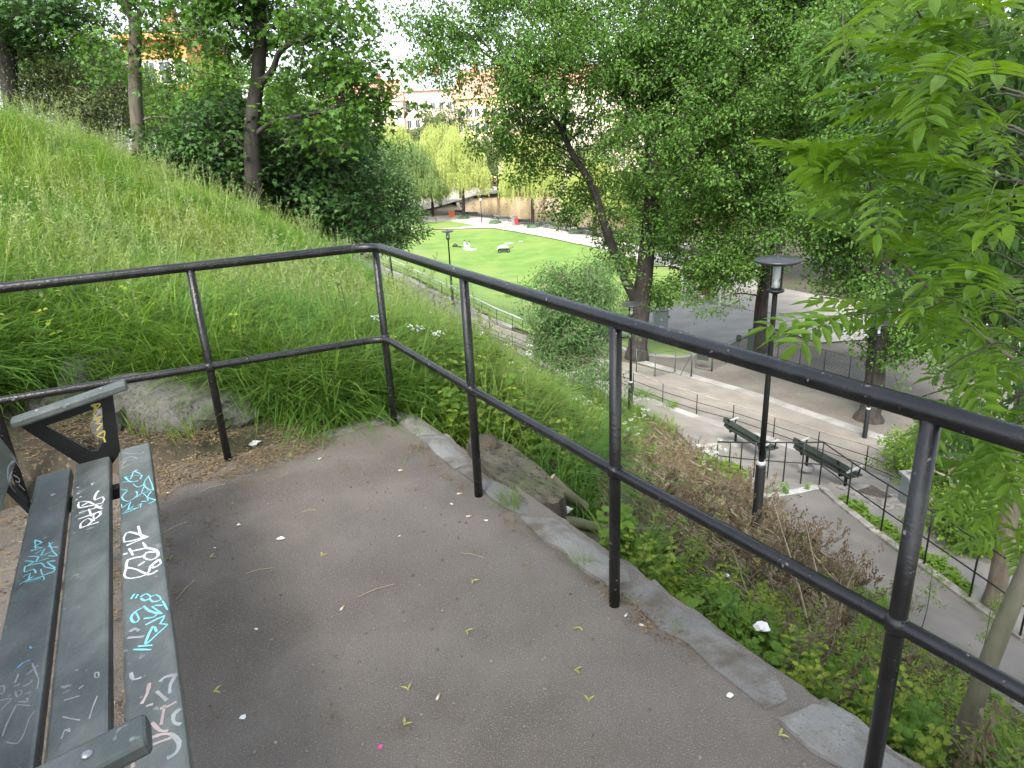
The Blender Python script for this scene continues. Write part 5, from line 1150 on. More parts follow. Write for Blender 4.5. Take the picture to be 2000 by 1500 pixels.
for bi, br in enumerate(BR):
    bw = [k9(*p) for p in br]; dT = np.linalg.norm(ATR[16:]-bw[0], axis=1)+.6*np.maximum(0, ATR[16:, 2]-bw[0][2]+.05); bw[0] = ATR[16:][int(np.argmin(dT))]
    P = spline(bw, 6); r0 = .011 if bi == 0 else .005; MB().tube(P, np.linspace(r0, .0022, len(P)), 6).build('branch', BARKG if bi == 0 else BARK, ash, True)
    nl = 15 if bi == 0 else (11 if bi < 13 else 7)
    for k in range(nl):
        t = .25+.75*(k+.5)/nl if bi else .35+.65*(k+.5)/nl
        i = min(len(P)-2, int(t*(len(P)-1))); b = P[i]; tg = P[i+1]-P[i]; tg /= np.linalg.norm(tg); sd = np.cross(tg, [0, 0, 1.0]); sd /= np.linalg.norm(sd)
        put_leaf(b, tg*rng.uniform(.5, 1.0)+sd*(1 if k % 2 else -1)*rng.uniform(.4, 1.1)+np.array([0, 0, rng.uniform(-.35, .45)]))
    put_leaf(P[-1], (P[-1]-P[-2])*10+rng.normal(0, .1, 3))
for (bx, by, by_), (tx, ty, ty_) in (((1690, 345, 2.5), (1548, 388, 2.35)), ((1680, 330, 2.5), (1600, 300, 2.3)), ((1660, 590, 2.3), (1475, 705, 2.0)), ((1700, 615, 2.35), (1500, 620, 2.2)), ((1990, 700, 2.3), (1870, 780, 2.1)), ((1950, 470, 2.2), (1700, 560, 2.1)), ((1980, 560, 2.2), (1760, 560, 2.1)), ((1830, 130, 2.3), (1745, 60, 2.2)), ((1900, 100, 2.2), (1740, 150, 2.1))):
    a = k9(bx, by, by_); e = k9(tx, ty, ty_); put_leaf(a, e-a, always=True)
# deeper foliage of the same tree and its neighbours
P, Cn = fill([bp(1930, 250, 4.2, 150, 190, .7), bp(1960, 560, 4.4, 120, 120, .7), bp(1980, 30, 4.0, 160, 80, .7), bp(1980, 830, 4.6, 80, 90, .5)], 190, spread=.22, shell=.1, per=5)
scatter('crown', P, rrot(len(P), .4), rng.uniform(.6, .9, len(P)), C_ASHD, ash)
tm = MB()
for c in Cn:
    a = ATR[22:][int(np.argmin(np.linalg.norm(ATR[22:]-c, axis=1)+.8*np.maximum(0, ATR[22:, 2]-c[2])))]; tm.tube(spline([a, (a+c)/2+[0, 0, .12], c], 4), np.linspace(.008, .003, 9), 5, False)
tm.build('twigs', BARKG, ash, True, kind='stuff')

# ---- trunk at the right edge behind the lower fence and the bushes there
g4 = PG(1938, 1190, 9.5)
tree('slope_tree', 'grey barked tree at the right edge behind the lower fence', None, ([g4, PY(1960, 1080, g4[1]), PY(1985, 900, g4[1]), PY(2010, 700, g4[1]), PY(2040, 400, g4[1])], .16, .12), [], [bp(1990, 420, g4[1], 110, 100, 1.0), bp(2010, 180, g4[1], 160, 120, 1.3), bp(1960, 620, g4[1], 70, 60, .6)], 300, C_LIME, mat('bark_grey', (.10, .085, .062), (.17, .145, .105), 7, .95, .8, 16, stretch=(1, 1, .3)), .85, .35, twig_r=.012)
for px, py, r, lab, bl, n in ((1860, 985, 13, 'leafy bush behind the path bin at the lower right', [(1850, 900, 90, 60), (1920, 930, 90, 70), (1830, 960, 60, 40), (1900, 860, 80, 30)], 460), (1960, 1090, 11, 'low bush below the grey tree at the right edge', [(1930, 1010, 70, 60), (1990, 1060, 60, 70), (1870, 1020, 60, 40)], 300), (1780, 930, 15, 'small pale bush at the end of the dirt yard kerb', [(1790, 900, 45, 30), (1760, 880, 30, 25)], 130)):
    g0 = PG(px, py, r); y = g0[1]; tree('shrub', lab, 'bushes along the lower path', ([g0, lerp(g0, bp(bl[0][0], bl[0][1], y, 1, 1, 1)[0], .5), bp(bl[0][0], bl[0][1], y, 1, 1, 1)[0]], .04, .015), [], [bp(a, b, y+.5, c, d, .8) for a, b, c, d in bl], n, C_SHRUB, BARKG, .9, .28, cat='shrub', shell=.1, twig_r=.008, minz=0)
# thin saplings on the slope, lower right
for px, py, lab in ((1790, 1260, 'sapling beside the last railing post, below the ramp'), (1900, 1330, 'small sapling near the leaning ash stem')):
    g0 = PG(px, py, 1.6); t = thing('sapling', lab, 'sapling', g0, 'saplings on the lower slope'); tp = g0+np.array([.1, .1, rng.uniform(.8, 1.3)]); MB().tube(spline([g0, lerp(g0, tp, .5)+[.04, 0, 0], tp], 4), np.linspace(.010, .004, 9), 5).build('stem', BARK, t, True)
    P = np.array([lerp(g0, tp, rng.uniform(.45, 1.05))+rng.normal(0, .10, 3) for _ in range(9)]); scatter('foliage', P, rrot(9, .4), rng.uniform(.25, .4, 9), C_SHRUB, t)

# ================================================================== LAMPS
def make_lamp(h, lab, cat='street lamp', grp='park lamps with flat round hats'):
    t = thing('street_lamp', lab, cat, (0, 0, 0), grp)
    MB().lathe([(.085, -.25), (.085, 0), (.075, .02), (.075, h*.26), (.06, h*.265)], n=14).build('base_sleeve', BLACKF, t, True)
    MB().lathe([(.062, h*.265), (.064, h*.267), (.064, h*.279), (.05, h*.28)], n=14).build('collar', PALERAIL, t, True)
    MB().lathe([(.045, h*.275), (.042, h*.5), (.036, h*.885), (.036, h*.89)], n=12).build('pole', BLACKF, t, True)
    z0 = h*.89; z1 = h-.07
    ln = MB().lathe([(.05, z0-.03), (.115, z0), (.12, z0+.015), (.12, z0+.03), (.06, z0+.035)], n=18).build('lantern', BLACKF, t, True)
    gm = MB(); gm.lathe([(.085, z0+.034), (.085, z1)], n=18); gm.f = gm.f[:-2]; gm.build('glass', GLASS, ln, True)
    for k in range(4):
        a = k*PI/2+.4; MB().tube([(.092*math.cos(a), .092*math.sin(a), z0+.03), (.092*math.cos(a), .092*math.sin(a), z1+.01)], .006, 6).build('bar', BLACKF, ln)
    MB().lathe([(.02, z0+.04), (.045, z0+.06), (.05, z0+.11), (.03, z0+.16), (.05, z0+.19), (.05, z1-.02), (.02, z1-.01)], n=14).build('reflector', LAMPW, ln, True)
    MB().lathe([(.10, z1-.005), (.27, z1), (.30, z1+.012), (.314, z1+.025), (.314, z1+.045), (.305, z1+.05), (.20, z1+.062), (.03, z1+.075), (.026, z1+.085), (.005, z1+.09)], n=32).build('hat', mat('lamp_hat', (.025, .027, .03), None, rough=.38), t, True)
    return t
LB = [((1517, 503), (1479, 1000), 'nearest park lamp, tall black post with round hat in front of the benches'), ((1236, 592), (1231, 800), 'park lamp in front of the central lime trunk, lower half behind plants'), ((1715, 628), (1688, 857), 'park lamp beside the ivy wrapped lime tree'), ((877, 450), (885, 597), 'park lamp standing on the ramp in front of the lawn')]
for i, (tp, bs, lab) in enumerate(LB):
    g0 = PG(*bs, (7, 18, 18, 30)[i]); 
    if i == 0: g0 = np.array([3.75, 9.76, h1(3.75, 9.76)])
    h = top_z(*tp, g0)-g0[2]; l = make_lamp(h, lab); l.location = tuple(g0)
    if i == 3: MB().blob(np.array([.16, -.05, h*.82]), (.11, .11, .13), 1, .1).build('loudspeaker', BLACKF, l, True)
for px, ty, by, lab in ((941, 388, 436, 'thin far lamp post on the promenade among the benches'), (1090, 420, 455, 'far lamp post on the promenade right of the willow')):
    g0 = PG(px, by, 60); h = top_z(px, ty, g0)-g0[2]; t = thing('lamp_post', lab, 'street lamp', g0, 'far lamps on the promenade'); MB().lathe([(.07, 0), (.06, h*.3), (.045, h-.35)], g0, 8).build('pole', BLACKF, t, True); MB().lathe([(.05, h-.35), (.2, h-.2), (.2, h-.05), (.08, h)], g0, 10).build('lantern', LAMPW, t, True)

# ================================================================== FENCES along the ramps
def fence(name, lab, posts, fracs, pr, rr, pm, rm, rmin, grp=None, hmin=.5, top_w=None, hfix=None):
    B_, T_ = [], []
    for b, t_ in posts:
        g0 = PG(*b, rmin); h = hfix or max(hmin, top_z(*t_, g0)-g0[2]); B_.append(g0); T_.append(g0+[0, 0, h])
    t = thing(name, lab, 'fence', B_[0], grp)
    for a, b in zip(B_, T_): MB().tube([a-[0, 0, .2], lerp(a, b, .5), b], pr, 6).build('post', pm, t, True)
    for f in fracs:
        P = [lerp(a, b, f) for a, b in zip(B_, T_)]
        if f == 1 and top_w:
            m = MB()
            for a, b in zip(P[:-1], P[1:]): m.bar(a+[0, 0, .015], b+[0, 0, .015], top_w, .03)
            for a, b in zip(P[:-1], P[1:]): MB().bar(a+[0, 0, .012], b+[0, 0, .012], top_w, .028).build('top_rail', rm, t)
        else: MB().tube(P, rr if f < 1 else rr*1.25, 6).build('rail', BLACKF if top_w else pm, t, True)
    return t
fence('ramp_railing', 'long low ramp railing with weathered grey top rail and thin bars behind the benches',
      [((808, 609), (808, 584)), ((850, 622), (850, 597)), ((900, 640), (900, 614)), ((950, 656), (950, 631)), ((1001, 674), (1001, 648)), ((1060, 698), (1060, 668)), ((1120, 723), (1120, 689)), ((1180, 746), (1180, 708)), ((1237, 768), (1238, 728)), ((1294, 790), (1294.7, 749)), ((1360, 812), (1361, 769)), ((1431, 830), (1433.6, 790)), ((1510, 857), (1513, 815)), ((1595.5, 889), (1599.5, 842)), ((1689, 922), (1695, 871)), ((1790, 965), (1798, 910)), ((1885, 1013), (1895, 952)), ((1985, 1065), (1996, 1000))], (1, .62, .28), .016, .010, BLACKF, GREYRAIL, 15, 'railings along the ramp', .6, .06)
fence('ramp_railing', 'pale topped railing on the far side of the ramp beside the lawn', [((700, 513), (700, 488)), ((735, 519), (735, 495)), ((765, 530), (765, 507)), ((796, 545), (795, 521)), ((818, 556), (816.6, 531)), ((840, 568), (838.6, 543)), ((864, 580), (862, 554.6)), ((903, 600), (901, 574)), ((942, 620), (940.6, 593)), ((971, 635), (969.6, 607)), ((1001.6, 648), (1000, 622)), ((1022, 658), (1021, 632))], (1, .7, .42, .15), .018, .010, BLACKF, PALERAIL, 34, 'railings along the ramp', .6, .07, .85)
fence('landing_fence', 'black fence with upright bars across the top of the lower ramp', [((1399, 918), (1401, 863)), ((1423, 924), (1425.6, 863.5)), ((1445, 929), (1448, 864)), ((1471.5, 934), (1475, 864)), ((1498, 938), (1503, 864)), ((1529, 943), (1534, 864)), ((1563, 947), (1569, 864)), ((1599, 953), (1606, 863))], (1, .52), .016, .014, BLACKF, BLACKF, 10.5, 'black fences of the lower ramp')
fence('landing_fence', 'black two rail fence running down beside the lower ramp', [((1599, 953), (1606, 863)), ((1653, 995), (1664, 902)), ((1719, 1047), (1733.6, 944.6)), ((1803, 1110), (1818, 997)), ((1892, 1175), (1912, 1057)), ((1990, 1250), (2015, 1122))], (.985, .5), .017, .015, BLACKF, BLACKF, 9.5, 'black fences of the lower ramp')
# wire fence and gate of the yard
wf_ = thing('wire_fence', 'wire mesh yard fence with slim dark posts under the limes', 'fence', PG(1318, 729, 24))
def wire_run(posts, h=1.05):
    B_ = [PG(px, py, 22) for px, py in posts]
    for a in B_: MB().tube([a-[0, 0, .1], a+[0, 0, h]], .022, 6).build('post', MESHGREEN, wf_, True)
    for a, b in zip(B_[:-1], B_[1:]):
        m = MB(); L = np.linalg.norm(b-a); n = int(L/.16)
        for k in range(-6, n+1):
            for sg in (0, 1):
                t0, t1 = k/n, (k+6)/n; z0, z1 = (0, 1) if sg == 0 else (1, 0); c0, c1 = max(0, t0), min(1, t1)
                if c1 <= c0: continue
                f0 = (c0-t0)/(t1-t0); f1 = (c1-t0)/(t1-t0); m.tube([lerp(a, b, c0)+[0, 0, h*(z0+(z1-z0)*f0)], lerp(a, b, c1)+[0, 0, h*(z0+(z1-z0)*f1)]], .0035, 3, False)
        m.build('wire_mesh', MESHGREEN, wf_, kind='stuff'); MB().tube([a+[0, 0, h-.01], b+[0, 0, h-.01]], .010, 5).build('top_wire', MESHGREEN, wf_)
wire_run([(1243, 728), (1279, 737), (1318, 729), (1350, 738)]); wire_run([(1390, 728), (1418, 712), (1470, 690), (1518, 706), (1561, 718), (1608, 730), (1657, 744), (1720, 765)])
ga = PG(1350, 738, 22); gb = PG(1390, 728, 22); gt = thing('yard_gate', 'open steel framed wire gate with green plate in the yard fence', 'gate', ga)
gc = lerp(ga, gb, .45)+np.array([.1, 1.2, 0]); gc[2] = h1(gc[0], gc[1])
for a in (ga, gb): MB().tube([a, a+[0, 0, 1.25]], .035, 8).build('gate_post', MESHGREEN, gt, True)
MB().tube([gb+[0, 0, .1], gc+[0, 0, .1], gc+[0, 0, 1.15], gb+[0, 0, 1.15]], .018, 6).build('gate_frame', MESHGREEN, gt)
MB().bar(lerp(gb, gc, .25)+[0, 0, .75], lerp(gb, gc, .95)+[0, 0, .75], .012, .5).build('plate', MESHGREEN, gt)
MB().tube([PG(1328, 734, 22), ga+[0, 0, 1.1]], .015, 5).build('brace', MESHGREEN, gt)
g0 = PG(1468, 692, 24); t = thing('notice_board', 'dark green narrow board on the fence next to the slender lime trunk', 'sign', g0); MB().box(g0+[0, 0, .62], (.22, .04, .62)).build('board', MESHGREEN, t); MB().tube([g0-[0, 0, .1], g0+[0, .06, 1.3]], .03, 6).build('post', MESHGREEN, t)
g0 = PG(1441, 690, 24); t = thing('bag_dispenser', 'small dark box on a post by the yard gate', 'box', g0); MB().tube([g0-[0, 0, .1], g0+[0, 0, .75]], .022, 6).build('post', MESHGREEN, t); MB().lathe([(.09, .6), (.12, .62), (.12, .86), (.09, .9)], g0, 12).build('container', GREEND, t, True)

# ================================================================== BENCHES, BINS and other furniture
def make_bench(L, lab, grp):
    t = thing('park_bench', lab, 'bench', (0, 0, 0), grp)     # front looks to +Y, its back to -Y
    for k in range(3): MB().rbar((-L/2, .08+k*.15, .43+k*.006), (L/2, .08+k*.15, .43+k*.006), .12, .04).build('seat_slat', GREEND, t)
    for k in range(2): MB().rbar((-L/2, -.02-k*.045, .555+k*.155), (L/2, -.02-k*.045, .555+k*.155), .148, .04, (0, -.96, .28)).build('back_slat', GREEND, t)
    for sx in (-1, 1):
        x = sx*L*.36
        MB().bar((x, .02, .40), (x, .42, .40), .05, .03).build('bearer', BLACKF, t)
        MB().bar((x, -.01, .38), (x, -.11, .82), .05, .02, (0, 1, 0)).build('back_bearer', BLACKF, t)
        MB().bar((x, .20, 0), (x, .20, .39), .06, .04, (0, 1, 0)).build('leg', BLACKF, t)
        MB().lathe([(.19, -.05), (.19, .03), (.16, .04)], (x, .20, 0), 16).build('foot', KERBM, t)
        xa = sx*L*.49
        MB().bar((xa, -.05, .60), (xa, .42, .68), .055, .03).build('armrest', PALERAIL, t)
        MB().bar((xa, .30, .40), (xa, .36, .655), .04, .012, (0, 1, 0)).build('arm_strut', BLACKF, t)
    return t
def place(o, p, ang): o.location = tuple(map(float, p)); o.rotation_euler = (0, 0, ang)
L1a, L1b = PG(1410, 885, 11), PG(1500, 922, 11); L2a, L2b = PG(1555, 935, 11), PG(1648, 972, 11)
dv = L1b-L1a; ang = math.atan2(dv[1], dv[0])
pb1 = make_bench(1.8, 'dark green bench seen from behind, the left of two on the path', 'benches on the path below')
pb2 = copy_tree(pb1); pb2['label'] = 'dark green bench seen from behind, nearest the drain, right of two'
c1 = PG(1452, 896, 11); c2 = PG(1596, 948, 11)
for o, px, py in ((pb1, 1452, 886), (pb2, 1598, 938)):
    c = PG(px, py, 11); tz = h1(c[0], c[1])+.03; place(o, (c[0], c[1], tz), ang); o.rotation_euler = (0, 0, ang)
fb = None
for i, (px, py, lab) in enumerate(((893, 421, 'far bench by the orange bin on the promenade'), (921, 425, 'far pond bench right of the tall willow'), (952, 430, 'far pond bench right of the thin lamp post'), (983, 434, 'far pond bench left of the red and grey bin'), (1023, 440, 'far pond bench just right of the red bin'), (1068, 445, 'far pond bench right of the planted willow'), (1102, 451, 'far pond bench beyond the right lamp post'), (1144, 457, 'far pond bench next to the lime leaves at right'))):
    c = PG(px, py, 60)
    if fb is None: fb = make_bench(2.4, lab, 'benches facing the pond'); o = fb
    else: o = copy_tree(fb); o['label'] = lab
    place(o, (c[0], c[1], c[2]+.1), -.45)
def crate(name, lab, cat, px, py, r, w2, d2, h2, m, parts, ang=0.0):
    c = PG(px, py, r); t = thing(name, lab, cat, c); t.rotation_euler = (0, 0, 0)
    MB().box(c+[0, 0, h2/2+.08], (w2/2, d2/2, h2/2)).build('body', m, t)
    for nm, cc, hh, mm in parts: MB().box(c+np.array(cc), hh).build(nm, mm, t)
    return t
REDM = mat('red_panel', (.5, .03, .05), None, rough=.5); ORM = mat('orange_panel', (.7, .15, .04), None, rough=.5); GREYB = mat('grey_box', (.22, .25, .25), None, rough=.5)
rb = crate('litter_bin', 'tall grey litter bin with a red front on the promenade', 'bin', 1006, 441, 60, .9, .9, 1.2, GREYB, [('red_front', (.2, -.46, .7), (.27, .02, .5), REDM), ('lid', (0, 0, 1.31), (.48, .48, .03), GREYB)])
fo = bpy.data.curves
crate('litter_bin', 'orange red litter bin at the left end of the promenade benches', 'bin', 883, 425, 60, .9, .8, 1.0, ORM, [('lid', (0, 0, 1.11), (.48, .44, .03), GREYB)])
crate('utility_cabinet', 'grey electrical cabinet beside the central lime trunk', 'cabinet', 1289, 648, 26, .75, .55, 1.15, GREYB, [('roof', (0, 0, 1.26), (.42, .32, .03), KERBM), ('door', (.0, -.285, .65), (.3, .008, .5), mat('grey_door', (.26, .29, .29), None, rough=.5))])
b0 = PG(1775, 985, 12.5); t = thing('litter_bin', 'square bin with pale stone lid and yellow body at the path edge', 'bin', b0); MB().box(b0+[0, 0, .33], (.17, .17, .36)).build('body', GREYB, t); MB().box(b0+[-.03, -.172, .36], (.10, .006, .12)).build('panel', mat('yellow_bin', (.5, .30, .02), None, rough=.5), t); MB().rbar(b0+[-.22, 0, .73], b0+[.22, 0, .73], .44, .07).build('lid', KERBM, t)
m = MB()
for k in range(9): m.tube([b0+np.array([-.15+.3*rng.uniform(), -.15+.3*rng.uniform(), .767]) for _ in range(3)], .005, 4, False)
m.build('scribble', BLACKF, t, kind='stuff')
# drain cover in the path
d0 = PG(1702, 968, 11); dn_ = thing('drain_cover', 'rusty iron drain grate set in cobbles beside the lower fence', 'drain', d0)
ca, sa = math.cos(ang), math.sin(ang); AXD = (np.array([ca, sa, 0]), np.array([-sa, ca, 0]), np.array([0, 0, 1.0]))
IRON = mat('drain_iron', (.07, .06, .05), (.11, .09, .07), 8, .7)
for k in range(9): MB().box(d0+AXD[0]*(-.24+k*.06)+[0, 0, .045], (.018, .26, .02), AXD).build('grate_bar', IRON, dn_)
for s_ in (-1, 1): MB().box(d0+AXD[1]*.28*s_+[0, 0, .045], (.30, .025, .022), AXD).build('grate_frame', IRON, dn_)
cob = MB().rbar((-.055, 0, 0), (.055, 0, 0), .10, .06, r=.015).mesh('cobble', GRANITE)
for i in range(-6, 7):
    for j in range(-5, 6):
        if abs(i) <= 2 and abs(j) <= 2: continue
        p = d0+AXD[0]*(i*.125+(.06 if j % 2 else 0))+AXD[1]*j*.115; o = bpy.data.objects.new('cobble', cob); COL.objects.link(o); o.parent = dn_
        o.location = tuple(np.array([p[0]-d0[0], p[1]-d0[1], h1(p[0], p[1])-d0[2]+.022+rng.uniform(-.006, .006)])); o.rotation_euler = (0, 0, ang)
# white pole, orange flowering shrub and slab on the court
g0 = PG(1404, 612, 30); t = thing('white_pole', 'white striped pole standing on the gravel court', 'pole', g0); h = top_z(1413, 535, g0)-g0[2]; MB().lathe([(.07, -.1), (.07, h), (.03, h+.05)], g0, 10).build('shaft', WHITEP, t, True); MB().lathe([(.16, 0), (.16, .04), (.08, .06)], g0, 12).build('foot', KERBM, t)
g0 = PG(1385, 590, 30); t = thing('flower_shrub', 'small shrub with orange flowers behind the hanging lime leaves', 'shrub', g0); MB().tube([g0, g0+[0, 0, .6]], .04, 5).build('stem', BARKD, t)
C_ORA = clusters('cluster_orange', 2, leafmat('petal_orange', (.5, .17, .02), (.55, .25, .04), .3), BARKD, n=22, R=.3, L=.12, W=.09)
P = g0+np.column_stack([rng.normal(0, .45, 40), rng.normal(0, .4, 40), rng.uniform(.5, 1.5, 40)]); scatter('foliage', P, rrot(40, .5), rng.uniform(.7, 1.1, 40), C_LIMEL+C_ORA, t)

# ================================================================== PEOPLE AND THINGS ON THE LAWN
def body(name, lab, base, joints, edges, radii, m, grp=None, root=0):
    me = bpy.data.meshes.new(name); me.from_pydata(joints, edges, []); me.materials.append(m); o = bpy.data.objects.new(name, me); COL.objects.link(o)
    o.modifiers.new('skin', 'SKIN'); sv = me.skin_vertices[0].data
    for i, r in enumerate(radii): sv[i].radius = (r, r)
    sv[root].use_root = True; o.modifiers.new('sub', 'SUBSURF').levels = 1; o.modifiers['sub'].render_levels = 1; o.location = tuple(base); tag(o, lab, 'person', grp); return o
SKIN = mat('skin', (.45, .28, .2), None, rough=.6); HAIR = mat('hair_dark', (.03, .022, .016), None, rough=.6)
def sitter(px, py, ang, shirt, trousers, lab, bench_=False, hairm=HAIR):
    g0 = PG(px, py, 50)+[0, 0, .05]; z = .46 if bench_ else 0.0
    J = [(0, 0, .13+z), (0, -.03, .38+z), (0, -.02, .56+z), (0, 0, .68+z), (0, .02, .80+z)]; E_ = [(0, 1), (1, 2), (2, 3), (3, 4)]; Rr = [.14, .13, .13, .055, .095]
    for s_ in (-1, 1):
        i = len(J)
        J += [(s_*.10, .05, .12+z), (s_*.17, .38 if not bench_ else .42, .30+z if not bench_ else .12+z), (s_*.12, .62 if not bench_ else .46, .05), (s_*.12, .78 if not bench_ else .60, .04), (s_*.17, -.02, .54+z), (s_*.24, .06, .34+z), (s_*.14, .28, .26+z), (s_*.12, .34, .25+z)]
        E_ += [(0, i), (i, i+1), (i+1, i+2), (i+2, i+3), (2, i+4), (i+4, i+5), (i+5, i+6), (i+6, i+7)]; Rr += [.09, .065, .05, .04, .06, .045, .035, .03]
    o = body('person', lab, g0, J, E_, Rr, shirt, 'people in the park'); o.rotation_euler = (0, 0, ang)
    MB().blob((0, -.015, .84+z), (.105, .115, .12), 2, .05).build('hair', hairm, None, True).parent = o
    MB().blob((0, .06, .80+z), (.075, .06, .09), 2, .03).build('face', SKIN, None, True).parent = o
    m = MB()
    for s_ in (-1, 1): m.tube(spline([(s_*.09, .0, .11+z), (s_*.17, .38 if not bench_ else .42, .305+z if not bench_ else .12+z), (s_*.12, .62 if not bench_ else .46, .07)], 4), np.linspace(.115, .065, 9), 8)
    m.build('trousers', trousers, None, True).parent = o
    return o
WSH = mat('white_shirt', (.75, .75, .74), None, rough=.8); BSH = mat('light_blue_shirt', (.32, .42, .62), None, rough=.8); DSH = mat('dark_jacket', (.02, .02, .025), None, rough=.8); JEAN = mat('blue_jeans', (.10, .15, .28), None, rough=.8)
sitter(908, 485, -1.2, WSH, JEAN, 'person in a white shirt sitting on the lawn'); sitter(917, 487, 1.9, BSH, WSH, 'person in light blue sitting on the lawn beside the white shirt')
sitter(827, 425, 2.6, DSH, DSH, 'dark dressed person sitting under the green willow', True)
g0 = PG(896, 415, 60); J = [(0, 0, .95), (0, 0, 1.2), (0, 0, 1.42), (0, 0, 1.52), (0, .01, 1.66)]; E_ = [(0, 1), (1, 2), (2, 3), (3, 4)]; Rr = [.14, .13, .14, .055, .1]
for s_ in (-1, 1):
    i = len(J); J += [(s_*.09, s_*.12, .5), (s_*.09, s_*.25, .08), (s_*.09, s_*.25+.14, .04), (s_*.2, 0, 1.38), (s_*.25, -s_*.1, 1.12), (s_*.23, -s_*.16+.06, .88)]; E_ += [(0, i), (i, i+1), (i+1, i+2), (2, i+3), (i+3, i+4), (i+4, i+5)]; Rr += [.075, .055, .04, .06, .045, .035]
body('person', 'person in pale clothes walking by the pond near the tall willow', g0+[0, 0, .1], J, E_, Rr, mat('pale_clothes', (.5, .42, .36), None, rough=.8), 'people in the park')
g0 = PG(918, 489, 50)+[0, 0, .09]; single('picnic_blanket', MB().prism([g0+np.array(p) for p in ((-.5, -.4, 0), (.7, -.5, 0), (.8, .4, 0), (-.4, .5, 0))], (0, 0, .02)), WSH, 'white picnic blanket under the two people on the lawn', 'blanket')
g0 = PG(889, 483, 50)+[0, 0, .05]; t = thing('shoulder_bag', 'black bag lying on the lawn left of the picnic', 'bag', g0); MB().blob(g0+[0, 0, .15], (.36, .22, .2), 2, .25, 2).build('body', DSH, t, True); MB().tube(spline([g0+[-.2, 0, .25], g0+[0, 0, .45], g0+[.2, 0, .25]], 4), .02, 5).build('strap', DSH, t)
g0 = PG(898, 484, 50)+[0, 0, .05]; single('folded_jacket', MB().blob(g0+[0, 0, .06], (.28, .18, .09), 2, .4, 3, 3), DSH, 'dark folded jacket on the lawn beside the black bag', 'jacket')
g0 = PG(985, 494, 50)+[0, 0, .07]; t = thing('pushchair', 'pushchair with pale rounded hood lying back on the lawn', 'pushchair', g0)
m = MB(); n = 9; vs = []
for i in range(n):
    a = PI*(.05+.75*i/(n-1)); r = .72
    for k in range(6): b = -PI/2+PI*k/5; vs.append(g0+np.array([-.1-math.cos(a)*r, math.sin(b)*.38, .32+math.sin(a)*r*.75*(.6+.4*math.cos(b))]))
m.add(vs, [(i*6+k, i*6+k+1, (i+1)*6+k+1, (i+1)*6+k) for i in range(n-1) for k in range(5)]).build('hood', mat('pale_hood', (.42, .45, .44), None, rough=.7), t, True)
MB().rbar(g0+[-.7, 0, .3], g0+[.5, 0, .3], .6, .16, r=.05).build('seat', DSH, t); MB().tube(spline([g0+[.4, -.25, .35], g0+[1.0, -.25, .55], g0+[1.0, .25, .55], g0+[.4, .25, .35]], 4), .022, 6).build('handle', BLACKF, t)
for x_, y_ in ((-.5, -.32), (-.5, .32), (.45, -.32), (.45, .32)):
    w_ = MB().tube([g0+np.array([x_+.17*math.cos(a), y_, .19+.17*math.sin(a)]) for a in np.linspace(0, 2*PI, 17)], .03, 6).build('wheel', BLACKF, t, True); MB().tube([g0+np.array([x_, y_-.03, .19]), g0+np.array([x_, y_+.03, .19])], .05, 8).build('hub', GREYB, w_)
for px, py, sx_, sy_, lab in ((995, 477, .6, .5, 'flat pale concrete slab in the lawn behind the pushchair'), (1017, 473, .3, .25, 'small pale slab in the lawn right of the larger slab')):
    g0 = PG(px, py, 50)+[0, 0, .06]; single('concrete_slab', MB().rbar(g0+[-sx_, 0, .03], g0+[sx_, 0, .03], sy_*2, .1, r=.02), KERBM, lab, 'slab')
g0 = PG(835, 434, 60); t = thing('stone_ledge', 'low grey ledge under the green willow where a person sits', 'ledge', g0); MB().rbar(g0+[-1.6, .3, .28], g0+[1.4, .1, .28], .9, .5, r=.03).build('block', KERBM, t); MB().rbar(g0+[-1.6, .3, .56], g0+[1.4, .1, .56], .98, .07, r=.02).build('cap_stone', GRANITE, t)
for px, ty, by, lab in ((1011, 538, 556, 'left of two thin stakes on the lawn near the rowan'), (1043, 533, 552, 'right of two thin stakes on the lawn near the rowan')):
    g0 = PG(px, by, 30); h = top_z(px, ty, g0)-g0[2]; single('lawn_stake', MB().tube([g0-[0, 0, .1], g0+[0, 0, h*.5], g0+[.01, 0, h]], .02, 5), BARK, lab, 'stake', 'stakes on the lawn')
g0 = PG(995, 582, 30); t = thing('staked_sapling', 'tiny staked sapling on the lawn below the railing', 'sapling', g0); MB().tube([g0, g0+[.15, 0, .9]], .02, 5).build('stem', BARK, t); P = g0+np.column_stack([rng.normal(0, .3, 14), rng.normal(0, .3, 14), rng.uniform(.05, .4, 14)]); scatter('foliage', P, rrot(14), rng.uniform(.5, .8, 14), C_SHRUB, t)

